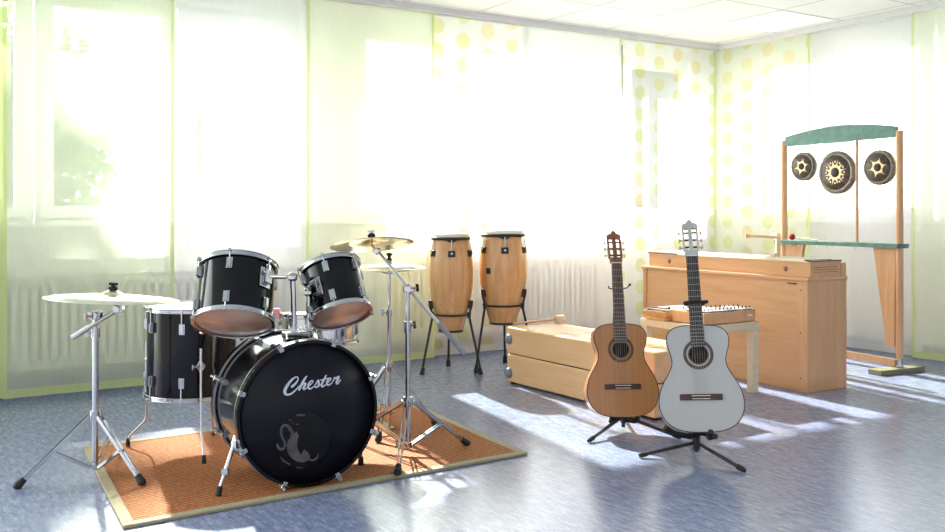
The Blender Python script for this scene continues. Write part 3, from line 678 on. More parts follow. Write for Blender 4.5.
nc = Vector((0.03, -0.01, 1)).normalized()
MB().cbox(bt, (0.04, 0.03, 0.03)).tube([bt-Vector((0, 0.025, 0)), bt+Vector((0, 0.025, 0))], 0.012, 12).tube([bt, Vector((cyc.x, cyc.y, cyc.z-0.012))], 0.007, 10).build('tilter', M_chrome, s1, 0.003, root=s1)
cymbal('ride_cymbal', 'large pale bronze cymbal on the stand at the left', cyc, (0.055, 0.028, 1), 0.264, M_cymbal_pale)
# right: boom stand
c2 = Vector((-0.290, 4.18, 0)); feet = [G(397.5, 479), G(467, 448), G(346, 441)]
s2 = thing('cymbal_stand', 'chrome boom stand with long slanted arm right of the bass drum', 'cymbal stand', (c2.x, c2.y, RUG_T))
tripod(s2, c2, 0.25, 0.055, feet, tube_top=0.58)
pv = c2+Vector((0, 0, 0.757))
MB().tube([c2+Vector((0, 0, 0.56)), c2+Vector((0, 0, 0.61))], 0.017, 16).build('height_clamp', M_chrome, s2, root=s2)
wing(c2+Vector((0, 0, 0.59)), (1, -0.4, 0.2)).build('wing_screw', M_chrome, s2, root=s2)
MB().tube([c2+Vector((0, 0, 0.57)), pv], 0.0095, 14).build('upper_tube', M_chrome, s2, root=s2)
tip = P(377, 251, Y=4.28); tail = P(463, 352, Y=4.05); db = (tip-tail).normalized()
mid_ = tip+(tail-tip)*((pv-tip).dot(tail-tip)/(tail-tip).length_squared)
MB().ball(mid_, 0.021).cbox(mid_, (0.05, 0.04, 0.03)).tube([mid_-Vector((0, 0.035, 0)), mid_+Vector((0, 0.03, 0))], 0.013, 14).tube([pv-Vector((0, 0, 0.02)), mid_], 0.013, 12).build('boom_clamp', M_chrome, s2, 0.004, root=s2)
wing(mid_+Vector((0.01, -0.03, 0.005)), (1, -0.5, 0.1)).build('wing_screw', M_chrome, s2, root=s2)
ba = MB().tube([tail+db*0.16, tip], 0.0078, 12).build('boom_arm', M_steel, s2, root=s2)
MB().tube([tail-db*0.01, tail+db*0.17], 0.0115, 14).build('counterweight', M_darkgray, ba, root=s2)
c3 = P(372, 243.5, Y=4.30); nz3 = Vector((-0.09, 0.20, 1)).normalized()
MB().ball(tip, 0.019).tube([tip-Vector((0, 0.026, 0)), tip+Vector((0, 0.02, 0))], 0.011, 12).tube([tip, c3-nz3*0.015], 0.006, 10).build('tilter', M_chrome, s2, root=s2)
cymbal('crash_cymbal', 'golden crash cymbal tilted on the long boom arm', c3, nz3, 0.194, M_cymbal)
# hi-hat
c4 = Vector((-0.415, 4.65, 0)); feet = [G(437, 431), c4+Vector((-0.22, 0.13, 0)), c4+Vector((-0.03, -0.24, 0))]
s3 = thing('hi_hat_stand', 'chrome hi-hat stand with foot pedal behind the bass drum', 'cymbal stand', (c4.x, c4.y, RUG_T))
tripod(s3, c4, 0.33, 0.10, feet, r_tube=0.011, tube_top=0.60)
MB().tube([c4+Vector((0, 0, 0.585)), c4+Vector((0, 0, 0.615))], 0.016, 14).build('height_clamp', M_chrome, s3, root=s3)
MB().tube([c4+Vector((0, 0, 0.59)), c4+Vector((0, 0, 0.80))], 0.008, 12).tube([c4+Vector((0, 0, 0.79)), c4+Vector((0, 0, 0.80))], 0.018, 14).build('upper_tube', M_chrome, s3, root=s3)
MB().tube([c4+Vector((0, 0, 0.80)), c4+Vector((0, 0, 0.97))], 0.003, 8).build('pull_rod', M_chrome, s3, root=s3)
wing(c4+Vector((0, 0, 0.60)), (-1, -0.2, 0)).build('wing_screw', M_chrome, s3, root=s3)
pd = Vector((-0.4, 0.9, 0)).normalized(); pb = c4+pd*0.03
MB().bar(pb+Vector((0, 0, 0.10)), pb+pd*0.25+Vector((0, 0, 0.035)), 0.008, 0.075).build('foot_pedal', M_steel, s3, 0.003, root=s3)
MB().tube([c4+Vector((0, 0, 0.022)), c4+Vector((0, 0, 0.10))], 0.006, 8).bar(c4+Vector((0, 0, 0.018)), c4+pd*0.28+Vector((0, 0, 0.018)), 0.006, 0.06).build('pedal_frame', M_chrome, s3, root=s3)
def hat(label, z, up):
    M = frame(c4+Vector((0, 0, z)), (0, 0, up)); R = 0.180; t = thing('hi_hat_cymbal', label, 'cymbal', c4+Vector((0, 0, z)))
    MB().lathe([(0.006, 0.024), (0.025, 0.020), (0.045, 0.010), (R*0.6, 0.004), (R, -0.006), (R, -0.007), (R*0.6, 0.003), (0.045, 0.009), (0.025, 0.019), (0.006, 0.023)], M, 64).build('disc', M_cymbal_pale, t, root=t); return t, M
hat('lower pale hi-hat cymbal, turned upwards on its stand', 0.812, -1)
th, HM = hat('upper pale hi-hat cymbal with a black felt clutch', 0.832, 1)
MB().lathe([(0.004, 0.026), (0.014, 0.026), (0.014, 0.034), (0.008, 0.036), (0.008, 0.05), (0.015, 0.052), (0.015, 0.062), (0.004, 0.064)], HM, 16).build('clutch', M_felt, th, root=th)
# bass drum pedal behind the drum
pp = Bf+bax*(BL+0.05); pp.z = 0
kp = thing('kick_pedal', 'steel bass drum pedal behind the bass drum', 'drum pedal', (pp.x, pp.y, RUG_T))
z0 = RUG_T+0.004
k = MB().bar(pp+Vector((0, 0, z0+0.004)), pp+bax*0.30+Vector((0, 0, z0+0.004)), 0.006, 0.08)
for s_ in (-1, 1): k.bar(pp+bside*(0.05*s_)+bax*0.03+Vector((0, 0, z0+0.004)), pp+bside*(0.05*s_)+bax*0.03+Vector((0, 0, 0.22)), 0.012, 0.02)
k.tube([pp+bside*-0.055+bax*0.03+Vector((0, 0, 0.21)), pp+bside*0.055+bax*0.03+Vector((0, 0, 0.21))], 0.006, 10); k.build('pedal_frame', M_steel, kp, root=kp)
MB().bar(pp+bax*0.06+Vector((0, 0, 0.10)), pp+bax*0.29+Vector((0, 0, 0.032)), 0.006, 0.075).build('footboard', M_steel, kp, 0.002, root=kp)
MB().tube([pp+bax*0.03+Vector((0, 0, 0.21)), pp+bax*0.055+Vector((0, 0, 0.36))], 0.004, 8).ball(pp+bax*0.055+Vector((0, 0, 0.37)), 0.024).build('beater', M_felt, kp, root=kp)

# ------------------------------------------------------------------ congas
def conga(label, c, zb, zt, rtop, rmax, rbot, rot, extra=False):
    H = zt-zb; t = thing('conga_drum', label, 'drum', (c.x, c.y, zb)); M = rz(rot, (c.x, c.y, zb))
    prof = [(rbot-0.012, 0.0), (rbot, 0.0), (rbot, 0.0)]
    for i in range(1, 25):
        u = i/24; k = rbot+(rmax-rbot)*math.sin(min(u/0.62, 1)*PI/2)**1.05 if u < 0.62 else rmax+(rtop-rmax)*(1-math.cos((u-0.62)/0.38*PI/2))
        prof.append((k, u*(H-0.03)))
    MB().lathe(prof, M, 48).build('shell', M_conga, t, root=t)
    MB().ring(rbot+0.004, -0.004, 0.012, 0.006, M, 48).build('foot_ring', M_blackmetal, t, root=t)
    MB().lathe([(0, H+0.006), (rtop-0.006, H+0.006), (rtop+0.002, H+0.001), (rtop+0.005, H-0.006), (rtop+0.005, H-0.03)], M, 48).build('drumhead', M_hide, t, root=t)
    # scalloped crown: dips at every tension lug
    vs = []; fs = []; n = 72
    for j in range(n):
        a = 2*PI*j/n; dip = max(0, math.cos(a*3))**6*0.018
        for (r, z) in ((rtop+0.004, H-0.018), (rtop+0.014, H-0.020), (rtop+0.014, H-0.038-dip), (rtop+0.004, H-0.038-dip)): vs.append((r*math.cos(a), r*math.sin(a), z))
    for j in range(n):
        for q in range(4): fs.append((j*4+q, ((j+1) % n)*4+q, ((j+1) % n)*4+(q+1) % 4, j*4+(q+1) % 4))
    MB().add(vs, fs, True, M).build('rim', M_blackmetal, t, root=t)
    for k in range(6):
        a = 2*PI*k/6; T = M @ Matrix.Rotation(a, 4, 'Z'); r1 = rtop+(rmax-rtop)*0.45+0.002
        pl = MB().cbox((r1+0.004, 0, H-0.130), (0.014, 0.050, 0.044), T).cbox((r1+0.014, 0, H-0.127), (0.012, 0.020, 0.020), T).build('side_plate', M_blackmetal, t, 0.003, root=t)
        MB().tube([T @ Vector((r1+0.015, 0, H-0.110)), T @ Vector((rtop+0.018, 0, H-0.040))], 0.0042, 8).cbox((r1+0.015, 0, H-0.128), (0.011, 0.011, 0.012), T).build('tuning_hook', M_chrome, pl, root=t)
    if extra:
        a = 4.05-rot; T = M @ Matrix.Rotation(a, 4, 'Z'); MB().cbox((rmax-0.004, 0, H-0.27), (0.014, 0.036, 0.040), T).build('badge', M_blackmetal, t, 0.003, root=t)
    return t
def conga_stand(label, c, zring, zarm, feet, r_ring):
    t = thing('conga_stand', label, 'drum stand', (c.x, c.y, 0), 'black conga stands')
    MB().torus(r_ring, 0.007, Matrix.Translation((c.x, c.y, zring)), 48, 10).build('ring', M_blackmetal, t, root=t)
    for f in feet:
        f = Vector((f.x, f.y, 0)); d = Vector((f.x-c.x, f.y-c.y, 0)).normalized(); base = c+d*(r_ring+0.005)
        base.z = zring
        lg = MB().tube([f+Vector((0, 0, 0.02)), base+Vector((0, 0, -0.0))+d*0.008], 0.0085, 12).tube([base+d*0.008-Vector((0,0,0.02)), base+d*0.012+Vector((0, 0, 0.02))], 0.013, 12).build('leg', M_blackmetal, t, root=t)
        MB().tube([f+Vector((0, 0, 0.0008)), f+(base-f)*0.12], [0.017, 0.013], 12).build('rubber_foot', M_rubber, lg, root=t)
        MB().tube([base+d*0.008, base+d*0.03+Vector((0, 0, zarm-zring-0.035)), base+d*0.034+Vector((0, 0, zarm-zring))], 0.008, 10).tube([base+d*0.012+Vector((0, 0, zarm-zring-0.055)), base+d*0.022+Vector((0, 0, zarm-zring))], 0.011, 10).build('support_arm', M_blackmetal, t, root=t)
k1 = Vector((-0.148, 6.41, 0)); k2 = Vector((0.2125, 6.50, 0))
conga('natural wood conga drum on the left, standing lower', k1, 0.283, 0.948, 0.124, 0.156, 0.082, -PI/2+0.06)
conga_stand('black tripod stand under the left conga drum', k1, 0.40, 0.50, [G(421.8, 375), G(481, 375), G(448.3, 366)], 0.128)
conga('natural wood conga drum on the right, standing higher', k2, 0.325, 0.968, 0.142, 0.170, 0.090, -PI/2+0.05, True)
conga_stand('black tripod stand under the right conga drum', k2, 0.455, 0.57, [G(475.7, 373), G(536, 373), G(505, 363)], 0.138)

# ------------------------------------------------------------------ slit drum box with beater
bx0 = Vector((0.222, 6.0, 0)); ba_ = math.radians(33.8)       # local +y towards back-right is the box width; long side runs to the camera
BX = rz(-ba_, bx0) # placeholder frame: x' long axis
lx = Vector((math.sin(ba_), -math.cos(ba_), 0)); wy = Vector((math.cos(ba_), math.sin(ba_), 0))
BX = Matrix((lx, wy, Vector((0, 0, 1)))).transposed().to_4x4(); BX.translation = bx0
BLn, BWd, BHt = 1.32, 0.40, 0.362
bt_ = thing('slit_drum', 'long birch box drum with grey corner caps lying behind the guitars', 'slit drum', BX)
def rbox(x0, x1, y0, y1, z0, z1, M=None):
    return MB().box((x0, y0, z0), (x1, y1, z1), M)
rbox(0, BLn, 0, BWd, 0.012, 0.19).build('lower_body', M_birch, bt_, 0.009)
rbox(0, BLn, 0, BWd, 0.195, BHt).build('upper_body', M_birch, bt_, 0.009)
rbox(0.01, BLn-0.01, 0.01, BWd-0.01, 0.188, 0.198).build('seam', M_hole, bt_)
m = MB()
for x in (0.03, BLn-0.03):
    for y in (0.03, BWd-0.03): m.lathe([(0, 0), (0.018, 0), (0.018, 0.02), (0, 0.02)], Matrix.Translation((x, y, 0.0005)), 16)
m.build('rubber_foot', M_rubber, bt_)
for z in (0.07, 0.285):
    MB().lathe([(0, 0.018), (0.018, 0.018), (0.030, 0.012), (0.034, 0.0), (0.034, -0.01)], Matrix.Translation((0.024, -0.0, z)) @ Matrix.Rotation(PI/2, 4, 'X') @ Matrix.Rotation(0, 4, 'Z'), 24).build('corner_cap', M_darkgray, bt_)
m = MB(); zt = BHt+0.0006
for k in range(4):        # U-shaped slits of the tongues
    x0 = 0.42+k*0.21; y0, y1 = 0.10, 0.32; w_ = 0.006
    for (a0, b0, a1, b1) in ((x0, y0, x0+0.15, y0+w_), (x0+0.144, y0, x0+0.15, y1), (x0, y1-w_, x0+0.15, y1)): m.box((a0, b0, zt-0.001), (a1, b1, zt))
m.build('tongue_slits', M_hole, bt_)
p0 = P(513, 329.3, Y=6.08); p1 = P(558, 326.6, Y=6.20); p0.z = BHt+0.010; p1.z = BHt+0.027
bm = thing('wooden_beater', 'wooden mallet with a pale drum-shaped head lying on the slit drum', 'mallet', (p1.x, p1.y, BHt))
d = (p1-p0).normalized(); ee = p1+Vector((0.012, 0.005, 0.0)); sd_ = Vector((-d.y, d.x, 0)).normalized()
MB().tube([p0, p1], 0.007, 10).build('handle', M_conga, bm, root=bm)
MB().tube([ee-d*0.030, ee-d*0.028, ee+d*0.028, ee+d*0.030], [0.022, 0.0255, 0.0255, 0.022], 20).build('head', M_mallet, bm, root=bm)

# ------------------------------------------------------------------ guitars
def guitar(label, M, sc_w, length, top, side, neckmat, fbmat, headmat, tuner, tagside):
    """local frame: z up along the neck, x across, face at y = 0 towards -y"""
    s = length; t = thing('classical_guitar', label, 'guitar', M)
    half = [(0, 0), (0.045, 0.0012), (0.09, 0.008), (0.13, 0.025), (0.162, 0.055), (0.180, 0.095), (0.185, 0.135), (0.178, 0.18), (0.160, 0.225), (0.137, 0.265), (0.122, 0.298), (0.1185, 0.325), (0.123, 0.352), (0.133, 0.385), (0.1375, 0.415), (0.133, 0.445), (0.115, 0.468), (0.085, 0.482), (0.045, 0.488), (0, 0.489)]
    pts = []
    ex = [Vector((-half[1][0], half[1][1]))]+[Vector(h) for h in half]+[Vector((-half[-2][0], half[-2][1]))]
    for i in range(len(half)-1):
        a, b, c, d_ = ex[i:i+4]
        for j in range(4):
            u = j/4; pts.append(0.5*((2*b)+(c-a)*u+(2*a-5*b+4*c-d_)*u*u+(3*b-a-3*c+d_)*u**3))
    pts.append(Vector(half[-1])); out = [(p.x*sc_w*s, p.y*s) for p in pts]; out = out+[(-x, z) for x, z in reversed(out[1:-1])]
    n = len(out); D = 0.093*s; hc = (0.0, 0.352*s); hr = 0.043*s
    # sides and back
    m = MB(); m.add([(x, 0.003, z) for x, z in out]+[(x, D, z) for x, z in out], [(i, (i+1) % n, n+(i+1) % n, n+i) for i in range(n)], True)
    m.add([(x, D, z) for x, z in out], [tuple(range(n))]); m.build('body', side, t)
    # the face with the round sound hole cut out
    vs = [(x, 0, z) for x, z in out]; inner = []
    for (x, z) in out:
        d_ = Vector((x-hc[0], z-hc[1])); d_.normalize(); inner.append((hc[0]+d_.x*hr, 0, hc[1]+d_.y*hr))
    fs = [(i, (i+1) % n, n+(i+1) % n, n+i) for i in range(n)]
    fs2 = [(i, n+i, n+(i+1) % n, (i+1) % n) for i in range(n)]
    m = MB().add(vs+inner, fs2); m.add([(x, 0.003, z) for x, z in out]+[(x, 0, z) for x, z in out], [(i, (i+1) % n, n+(i+1) % n, n+i) for i in range(n)], True)
    face = m.build('soundboard', top, t)
    # binding around the edge
    m = MB()
    def inset(k):
        r = []
        for i in range(n):
            a = Vector(out[i-1]); b = Vector(out[(i+1) % n]); tg = (b-a).normalized(); nn = Vector((-tg.y, tg.x)); p = Vector(out[i])+nn*k; r.append(p)
        return r
    i0, i1 = inset(-0.0012), inset(0.0028)
    m.add([(p.x, -0.0006, p.y) for p in i0]+[(p.x, -0.0006, p.y) for p in i1], fs2); m.add([(p.x, -0.0006, p.y) for p in i0]+[(p.x, 0.005, p.y) for p in i0], fs); m.build('binding', M_purf, face)
    HM_ = Matrix.Translation((hc[0], 0, hc[1])) @ Matrix.Rotation(PI/2, 4, 'X')
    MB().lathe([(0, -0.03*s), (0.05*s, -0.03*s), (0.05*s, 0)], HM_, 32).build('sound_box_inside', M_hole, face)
    ro = MB().lathe([(0.044*s, 0.0006), (0.048*s, 0.0006), (0.048*s, 0.0006)], HM_, 48).lathe([(0.054*s, 0.0006), (0.069*s, 0.0006)], HM_, 48)
    rm = plain('rosette', (0.10, 0.06, 0.035), 0.45, 0, 0.9, 0, 0.5, 400); ro.build('rosette', rm, face)
    # bridge
    zb = 0.158*s
    br = MB().box((-0.096*s, -0.009, zb-0.014*s), (0.096*s, -0.0005, zb+0.014*s)).build('bridge', M_rosewood, t, 0.003)
    MB().box((-0.042*s, -0.0125, zb+0.004), (0.042*s, -0.009, zb+0.007)).box((-0.040*s, -0.0108, zb-0.009), (0.040*s, -0.009, zb-0.006)).build('saddle', M_cream, br)
    # neck, fretboard, frets
    zn = 0.815*s; z0 = 0.385*s
    ne = MB(); sec = []
    for (z, w_, dp) in ((0.47*s, 0.029, 0.06), (0.50*s, 0.0285, 0.024), (0.66*s, 0.027, 0.022), (zn, 0.025, 0.020)):
        sec.append([(w_*math.cos(a), -0.004+dp*math.sin(a) if math.sin(a) > 0 else -0.004, z) for a in [PI*q/12 for q in range(13)]])
    vs = [p for q in sec for p in q]; fs = []
    for i in range(3):
        for j in range(12): fs.append((i*13+j, i*13+j+1, (i+1)*13+j+1, (i+1)*13+j))
    ne.add(vs, fs, True); nk = ne.build('neck', neckmat, t)
    fb = MB().add([(-0.031, -0.0075, z0), (0.031, -0.0075, z0), (0.026, -0.0075, zn), (-0.026, -0.0075, zn), (-0.031, -0.0006, z0), (0.031, -0.0006, z0), (0.026, -0.0006, zn), (-0.026, -0.0006, zn)],
                  [(0,1,2,3),(4,7,6,5),(0,4,5,1),(1,5,6,2),(2,6,7,3),(3,7,4,0)])
    fbo = fb.build('fretboard', fbmat, t); m = MB(); sl = (zn-zb)
    for k in range(1, 19):
        zf = zn-sl*(1-2**(-k/12)); w_ = 0.026+0.005*(zn-zf)/(zn-z0)
        if zf > z0+0.003: m.box((-w_, -0.0086, zf-0.0006), (w_, -0.0073, zf+0.0006))
    m.build('frets', M_steel, fbo)
    MB().box((-0.026, -0.0105, zn), (0.026, -0.001, zn+0.005)).build('nut', M_cream, t)
    # slotted head
    HH = 0.185*s; T = Matrix.Translation((0, 0, zn+0.005)) @ Matrix.Rotation(math.radians(-13), 4, 'X')
    hd = MB(); y0, y1 = -0.003, 0.016
    hd.box((-0.031, y0, 0), (0.031, y1, 0.028), T)
    for sgn in (-1, 1): hd.box((min(sgn*0.027, sgn*0.036), y0, 0.026), (max(sgn*0.027, sgn*0.036), y1, 0.142*s), T)
    hd.box((-0.009, y0, 0.026), (0.009, y1, 0.142*s), T)
    topo = [(-0.036, 0.142*s), (0.036, 0.142*s), (0.037, 0.160*s), (0.026, 0.170*s), (0.015, 0.171*s), (0.011, 0.184*s), (0, 0.190*s), (-0.011, 0.184*s), (-0.015, 0.171*s), (-0.026, 0.170*s), (-0.037, 0.160*s)]
    hd.prism([(x, z) for x, z in topo], -y1, -y0, T @ Matrix.Rotation(PI/2, 4, 'X'))
    head = hd.build('headstock', headmat, t, 0.001)
    for sgn in (-1, 1):
        for q in (0.045, 0.083, 0.121):
            tm = MB().tube([T @ Vector((sgn*0.036, 0.012, q*s)), T @ Vector((sgn*0.046, 0.012, q*s))], 0.003, 8)
            tm.cbox((sgn*0.050, 0.013, q*s), (0.008, 0.016, 0.013), T); kg = tm.build('tuning_peg', tuner, head, 0.002)
            MB().tube([T @ Vector((min(0.009*sgn, 0.027*sgn), 0.006, q*s)), T @ Vector((max(0.009*sgn, 0.027*sgn), 0.006, q*s))], 0.0048, 10).build('string_roller', M_rosewood, head)
    for k in range(6):
        u = -1+2*k/5; r_ = 0.00045+(0.0002 if k < 3 else 0)
        MB().tube([(u*0.029, -0.0128, zb+0.005), (u*0.021, -0.0112, zn+0.002)], r_, 6).build('string', M_string, t)
    return t
def stand_frame(x, y, z, tilt, yaw, roll=0):
    return Matrix.Translation((x, y, z)) @ Matrix.Rotation(yaw, 4, 'Z') @ Matrix.Rotation(-tilt, 4, 'X') @ Matrix.Rotation(roll, 4, 'Y')
gW = P(703.5, 432.5, Y=4.10); TILT = math.radians(14)
MW = stand_frame(gW.x, gW.y, gW.z, TILT, -math.radians(9), math.radians(-2.6))
guitar('white classical guitar with dark fretboard on a black stand', MW, 1.035, 0.968, M_gtwhite, M_gtwhite, M_gtwhite, M_ebony, M_gtwhite, M_brass, 0)
gC = P(624.3, 417.5, Y=4.60)
MC = stand_frame(gC.x, gC.y, gC.z, TILT, math.radians(4), math.radians(0.2))
guitar('orange cedar-topped classical guitar with brown head on a black stand', MC, 1.03, 0.948, M_cedar, M_mapleside, M_mahog, M_rosefb, M_mahog, M_steel, 1)

def guitar_stand(label, c, feet, gM, cr_l, cr_r, yoke_z, Ln, strap, hz=0.085, drop=0.025):
    t = thing('guitar_stand', label, 'guitar stand', (c.x, c.y, 0))
    hub = c+Vector((0, 0, hz)); low = c+Vector((0, 0, 0.022))
    for f in feet:
        f = Vector((f.x, f.y, 0.012)); d = Vector((f.x-c.x, f.y-c.y, 0)).normalized()
        lg = MB().tube([hub+d*0.01, f+(hub-f)*0.04], 0.0085, 12).build('leg', M_blackmetal, t, root=t)
        MB().tube([f+(hub-f)*0.12, f+(hub-f)*0.02, f-(hub-f)*0.02], [0.0115, 0.0115, 0.008], 12).build('rubber_foot', M_rubber, lg, root=t)
    up = gM.to_3x3() @ Vector((0, 0, 1)); back = gM.to_3x3() @ Vector((0, 1, 0)); side = gM.to_3x3() @ Vector((1, 0, 0)); o = gM.to_translation()
    b0 = o+back*0.125+up*0.02; nk = o+up*(yoke_z)+back*0.05
    MB().tube([low, hub, b0, o+back*0.125+up*0.45*Ln, nk], 0.010, 12).build('column', M_blackmetal, t, root=t)
    MB().tube([hub-Vector((0, 0, 0.03)), hub+Vector((0, 0, 0.03))], 0.016, 14).build('leg_collar', M_blackmetal, t, root=t)
    # cradle: two padded arms under the body, turned up in front
    m = MB()
    for tp, sg in ((cr_l, -1), (cr_r, 1)):
        a1 = o+side*(0.055*sg)+back*0.06-up*0.016; a2 = o+(tp-o)*0.75-up*0.016; a2.z = min(a2.z, tp.z-drop)
        m.tube([b0-up*0.02, a1, a2, tp], [0.011, 0.012, 0.013, 0.012], 12)
    m.build('cradle', M_rubber, t, root=t)
    if strap:
        m = MB().tube([nk, nk-side*0.042, nk-side*0.046-back*0.055, nk-back*0.067-side*0.03, nk-back*0.067+side*0.055, nk+side*0.045-back*0.04, nk+side*0.042, nk], 0.007, 8)
        m.build('neck_yoke', M_rubber, t, root=t)
    else:
        m = MB().tube([nk, nk-side*0.03, nk-side*0.044-back*0.03, nk-side*0.048-back*0.065], 0.0035, 8).tube([nk, nk+side*0.03, nk+side*0.055-back*0.02, nk+side*0.062-back*0.06+up*0.01], 0.0035, 8).ball(nk+side*0.062-back*0.06+up*0.01, 0.007)
        m.build('neck_yoke', M_blackmetal, t, root=t)
cW = Vector((1.008, 4.20, 0))
guitar_stand('black folding stand under the white guitar, nearest the camera', cW, [G(640, 458), G(744, 473), Vector((1.06, 4.56, 0))], MW, P(665, 427.5, Y=4.04), P(711, 431.5, Y=3.98), 0.575, 0.968, True, 0.062, 0.03)
cC = Vector((0.757, 4.68, 0))
guitar_stand('black folding stand under the orange guitar', cC, [G(589, 443), G(680, 439.5), Vector((0.80, 4.98, 0))], MC, P(611, 418, Y=4.66), P(638, 418, Y=4.66), 0.65, 0.948, False, 0.075, 0.004)

# ------------------------------------------------------------------ little table with chime bars
TM = Matrix((Vector((ux, uy, 0)), Vector((-uy, ux, 0)), Vector((0, 0, 1)))).transposed().to_4x4(); TM.translation = Vector((1.357, 5.43, 0))
tb = thing('small_table', 'low pale birch table behind the white guitar', 'table', TM)
MB().box((0, 0, 0.385), (0.465, 0.555, 0.432)).build('tabletop', M_birchtable, tb, 0.006)
for x in (0.005, 0.41):
    for y in (0.005, 0.50): MB().box((x, y, 0.0), (x+0.05, y+0.05, 0.386)).build('leg', M_birchtable, tb, 0.004)
gk = thing('glockenspiel', 'large glockenspiel with white metal bars on the pale table', 'glockenspiel', TM @ Matrix.Translation((0.02, 0.03, 0.432)))
m = MB().add([(0,0,0.004),(0.44,0,0.004),(0.44,0.17,0.004),(0,0.26,0.004),(0,0,0.072),(0.44,0,0.072),(0.44,0.17,0.072),(0,0.26,0.072)], [(0,3,2,1),(4,5,6,7),(0,1,5,4),(1,2,6,5),(2,3,7,6),(3,0,4,7)])
m.build('sound_box', M_beech, gk, 0.003)
for k in range(13):
    x = 0.018+k*0.0325; ln = 0.25-0.0065*k
    b_ = MB().box((x, 0.004, 0.078), (x+0.026, ln-0.02, 0.084)).build('chime_bar', M_bars, gk, 0.001)
    MB().lathe([(0, 0.0115), (0.004, 0.0105), (0.005, 0)], Matrix.Translation((x+0.013, 0.03, 0.084)), 8).lathe([(0, 0.0115), (0.004, 0.0105), (0.005, 0)], Matrix.Translation((x+0.013, ln-0.05, 0.084)), 8).build('pin', M_blackmetal, b_)
m = MB().box((0.01, 0.025, 0.070), (0.43, 0.037, 0.0775)).box((0.01, 0.14, 0.070), (0.43, 0.15, 0.0775)); m.build('felt_strip', M_felt, gk)
MB().box((0.37, -0.0012, 0.036), (0.41, 0, 0.046)).build('maker_plate', M_frame, gk)
gk2 = thing('glockenspiel', 'low chime box with strongly grained wooden side at the table corner', 'glockenspiel', TM @ Matrix.Translation((-0.02, 0.31, 0.432)))
MB().box((0, 0, 0.004), (0.40, 0.20, 0.058)).build('sound_box', M_grain, gk2, 0.003)
for k in range(8):
    x = 0.02+k*0.046; MB().box((x, 0.01, 0.064), (x+0.036, 0.19, 0.069)).build('chime_bar', M_bars, gk2, 0.001)
MB().box((0.01, 0.03, 0.057), (0.39, 0.04, 0.0635)).box((0.01, 0.16, 0.057), (0.39, 0.17, 0.0635)).build('felt_strip', M_felt, gk2)
bq = TM @ Vector((0.05, 0.295, 0.4325+0.009))
m = MB().tube([TM @ Vector((-0.005, 0.50, 0.4325+0.075)), TM @ Vector((0.02, 0.33, 0.4325+0.075))], 0.004, 8)
bt2 = thing('chime_beater', 'thin dark beater lying on the grained chime box', 'mallet', TM @ Vector((0.02, 0.33, 0.505))); m.build('handle', M_rosewood, bt2, root=bt2)
MB().ball(TM @ Vector((0.022, 0.32, 0.4325+0.079)), 0.009).build('head', M_rubber, bt2, root=bt2)

# ------------------------------------------------------------------ long cabinet
ca = math.radians(30.3); CM = Matrix((Vector((math.cos(ca), math.sin(ca), 0)), Vector((-math.sin(ca), math.cos(ca), 0)), Vector((0, 0, 1)))).transposed().to_4x4(); CM.translation = Vector((2.036, 5.67, 0))
CW_, CLn, CH = 0.355, 1.51, 0.70
cb = thing('long_cabinet', 'long beech cabinet on the right with its back panel to the room', 'cabinet', CM)
MB().box((0.012, 0.03, 0.0), (0.03, CLn-0.03, CH-0.022)).build('back_panel', M_beechY, cb)
MB().box((0, 0.0, 0), (CW_-0.02, 0.03, CH-0.022)).build('side_panel', M_beech, cb, 0.002)
MB().box((0, CLn-0.03, 0), (CW_-0.02, CLn, CH-0.022)).build('side_panel', M_beech, cb, 0.002)
MB().box((0.0, 0.03, 0), (0.03, 0.075, CH-0.022)).build('corner_stile', M_beech, cb, 0.001)
MB().box((CW_-0.02, -0.004, 0), (CW_, CLn+0.004, CH-0.022)).build('front_panel', M_beech, cb, 0.002)
MB().box((-0.008, -0.01, CH-0.022), (CW_+0.004, CLn+0.01, CH)).build('top_board', M_beechY, cb, 0.004)
MB().box((-0.001, 0.095, CH-0.045), (0.0125, 0.155, CH-0.040)).build('maker_plate', M_blackmetal, cb)
for z in (0.08, 0.36, 0.62): MB().lathe([(0, 0.0006), (0.006, 0.0006), (0.006, -0.002)], CM @ Matrix.Translation((0.0, 0.052, z)) @ Matrix.Rotation(-PI/2, 4, 'Y'), 12).build('screw_cap', M_mahog, cb, root=cb)
# string box lying on top
sb = thing('string_box', 'long flat wooden sound box with two round holes lying on the cabinet', 'string instrument', CM @ Matrix.Translation((0.02, -0.005, CH)))
Sl, Sw, Sh = 1.47, 0.275, 0.098
MB().box((0, 0.0, 0.0), (Sw, Sl, Sh-0.008)).build('sound_box', M_beechY, sb, 0.003)
MB().box((-0.004, -0.004, Sh-0.008), (Sw+0.004, Sl+0.004, Sh)).build('soundboard', M_beechS, sb, 0.002)
m = MB()
for y in (0.19, 1.25): m.lathe([(0, 0.0015), (0.016, 0.0015), (0.018, 0.0)], Matrix.Translation((0, y, 0.045)) @ Matrix.Rotation(-PI/2, 4, 'Y'), 20)
m.build('sound_hole', M_mahog, sb)
for y0, y1 in ((-0.006, 0.02), (Sl-0.30, Sl+0.006)): MB().box((-0.006, y0, Sh-0.004), (Sw+0.006 if y0 < 0 else 0.012, y1, Sh+0.006)).build('pin_strip', M_mahog, sb, 0.002)
m = MB()
for z in (0.03, 0.045, 0.06): m.box((0.03, -0.001, z), (Sw-0.03, 0.0, z+0.003))
m.build('end_grooves', M_mahog, sb)
for k in range(12): MB().tube([(0.03+k*0.0195, 0.01, Sh+0.010), (0.03+k*0.0195, Sl-0.02, Sh+0.010)], 0.0009, 5).build('string', M_steel, sb)
for y in (0.05, Sl-0.06): MB().box((0.02, y, Sh), (Sw-0.02, y+0.012, Sh+0.009)).build('bridge', M_mahog, sb)
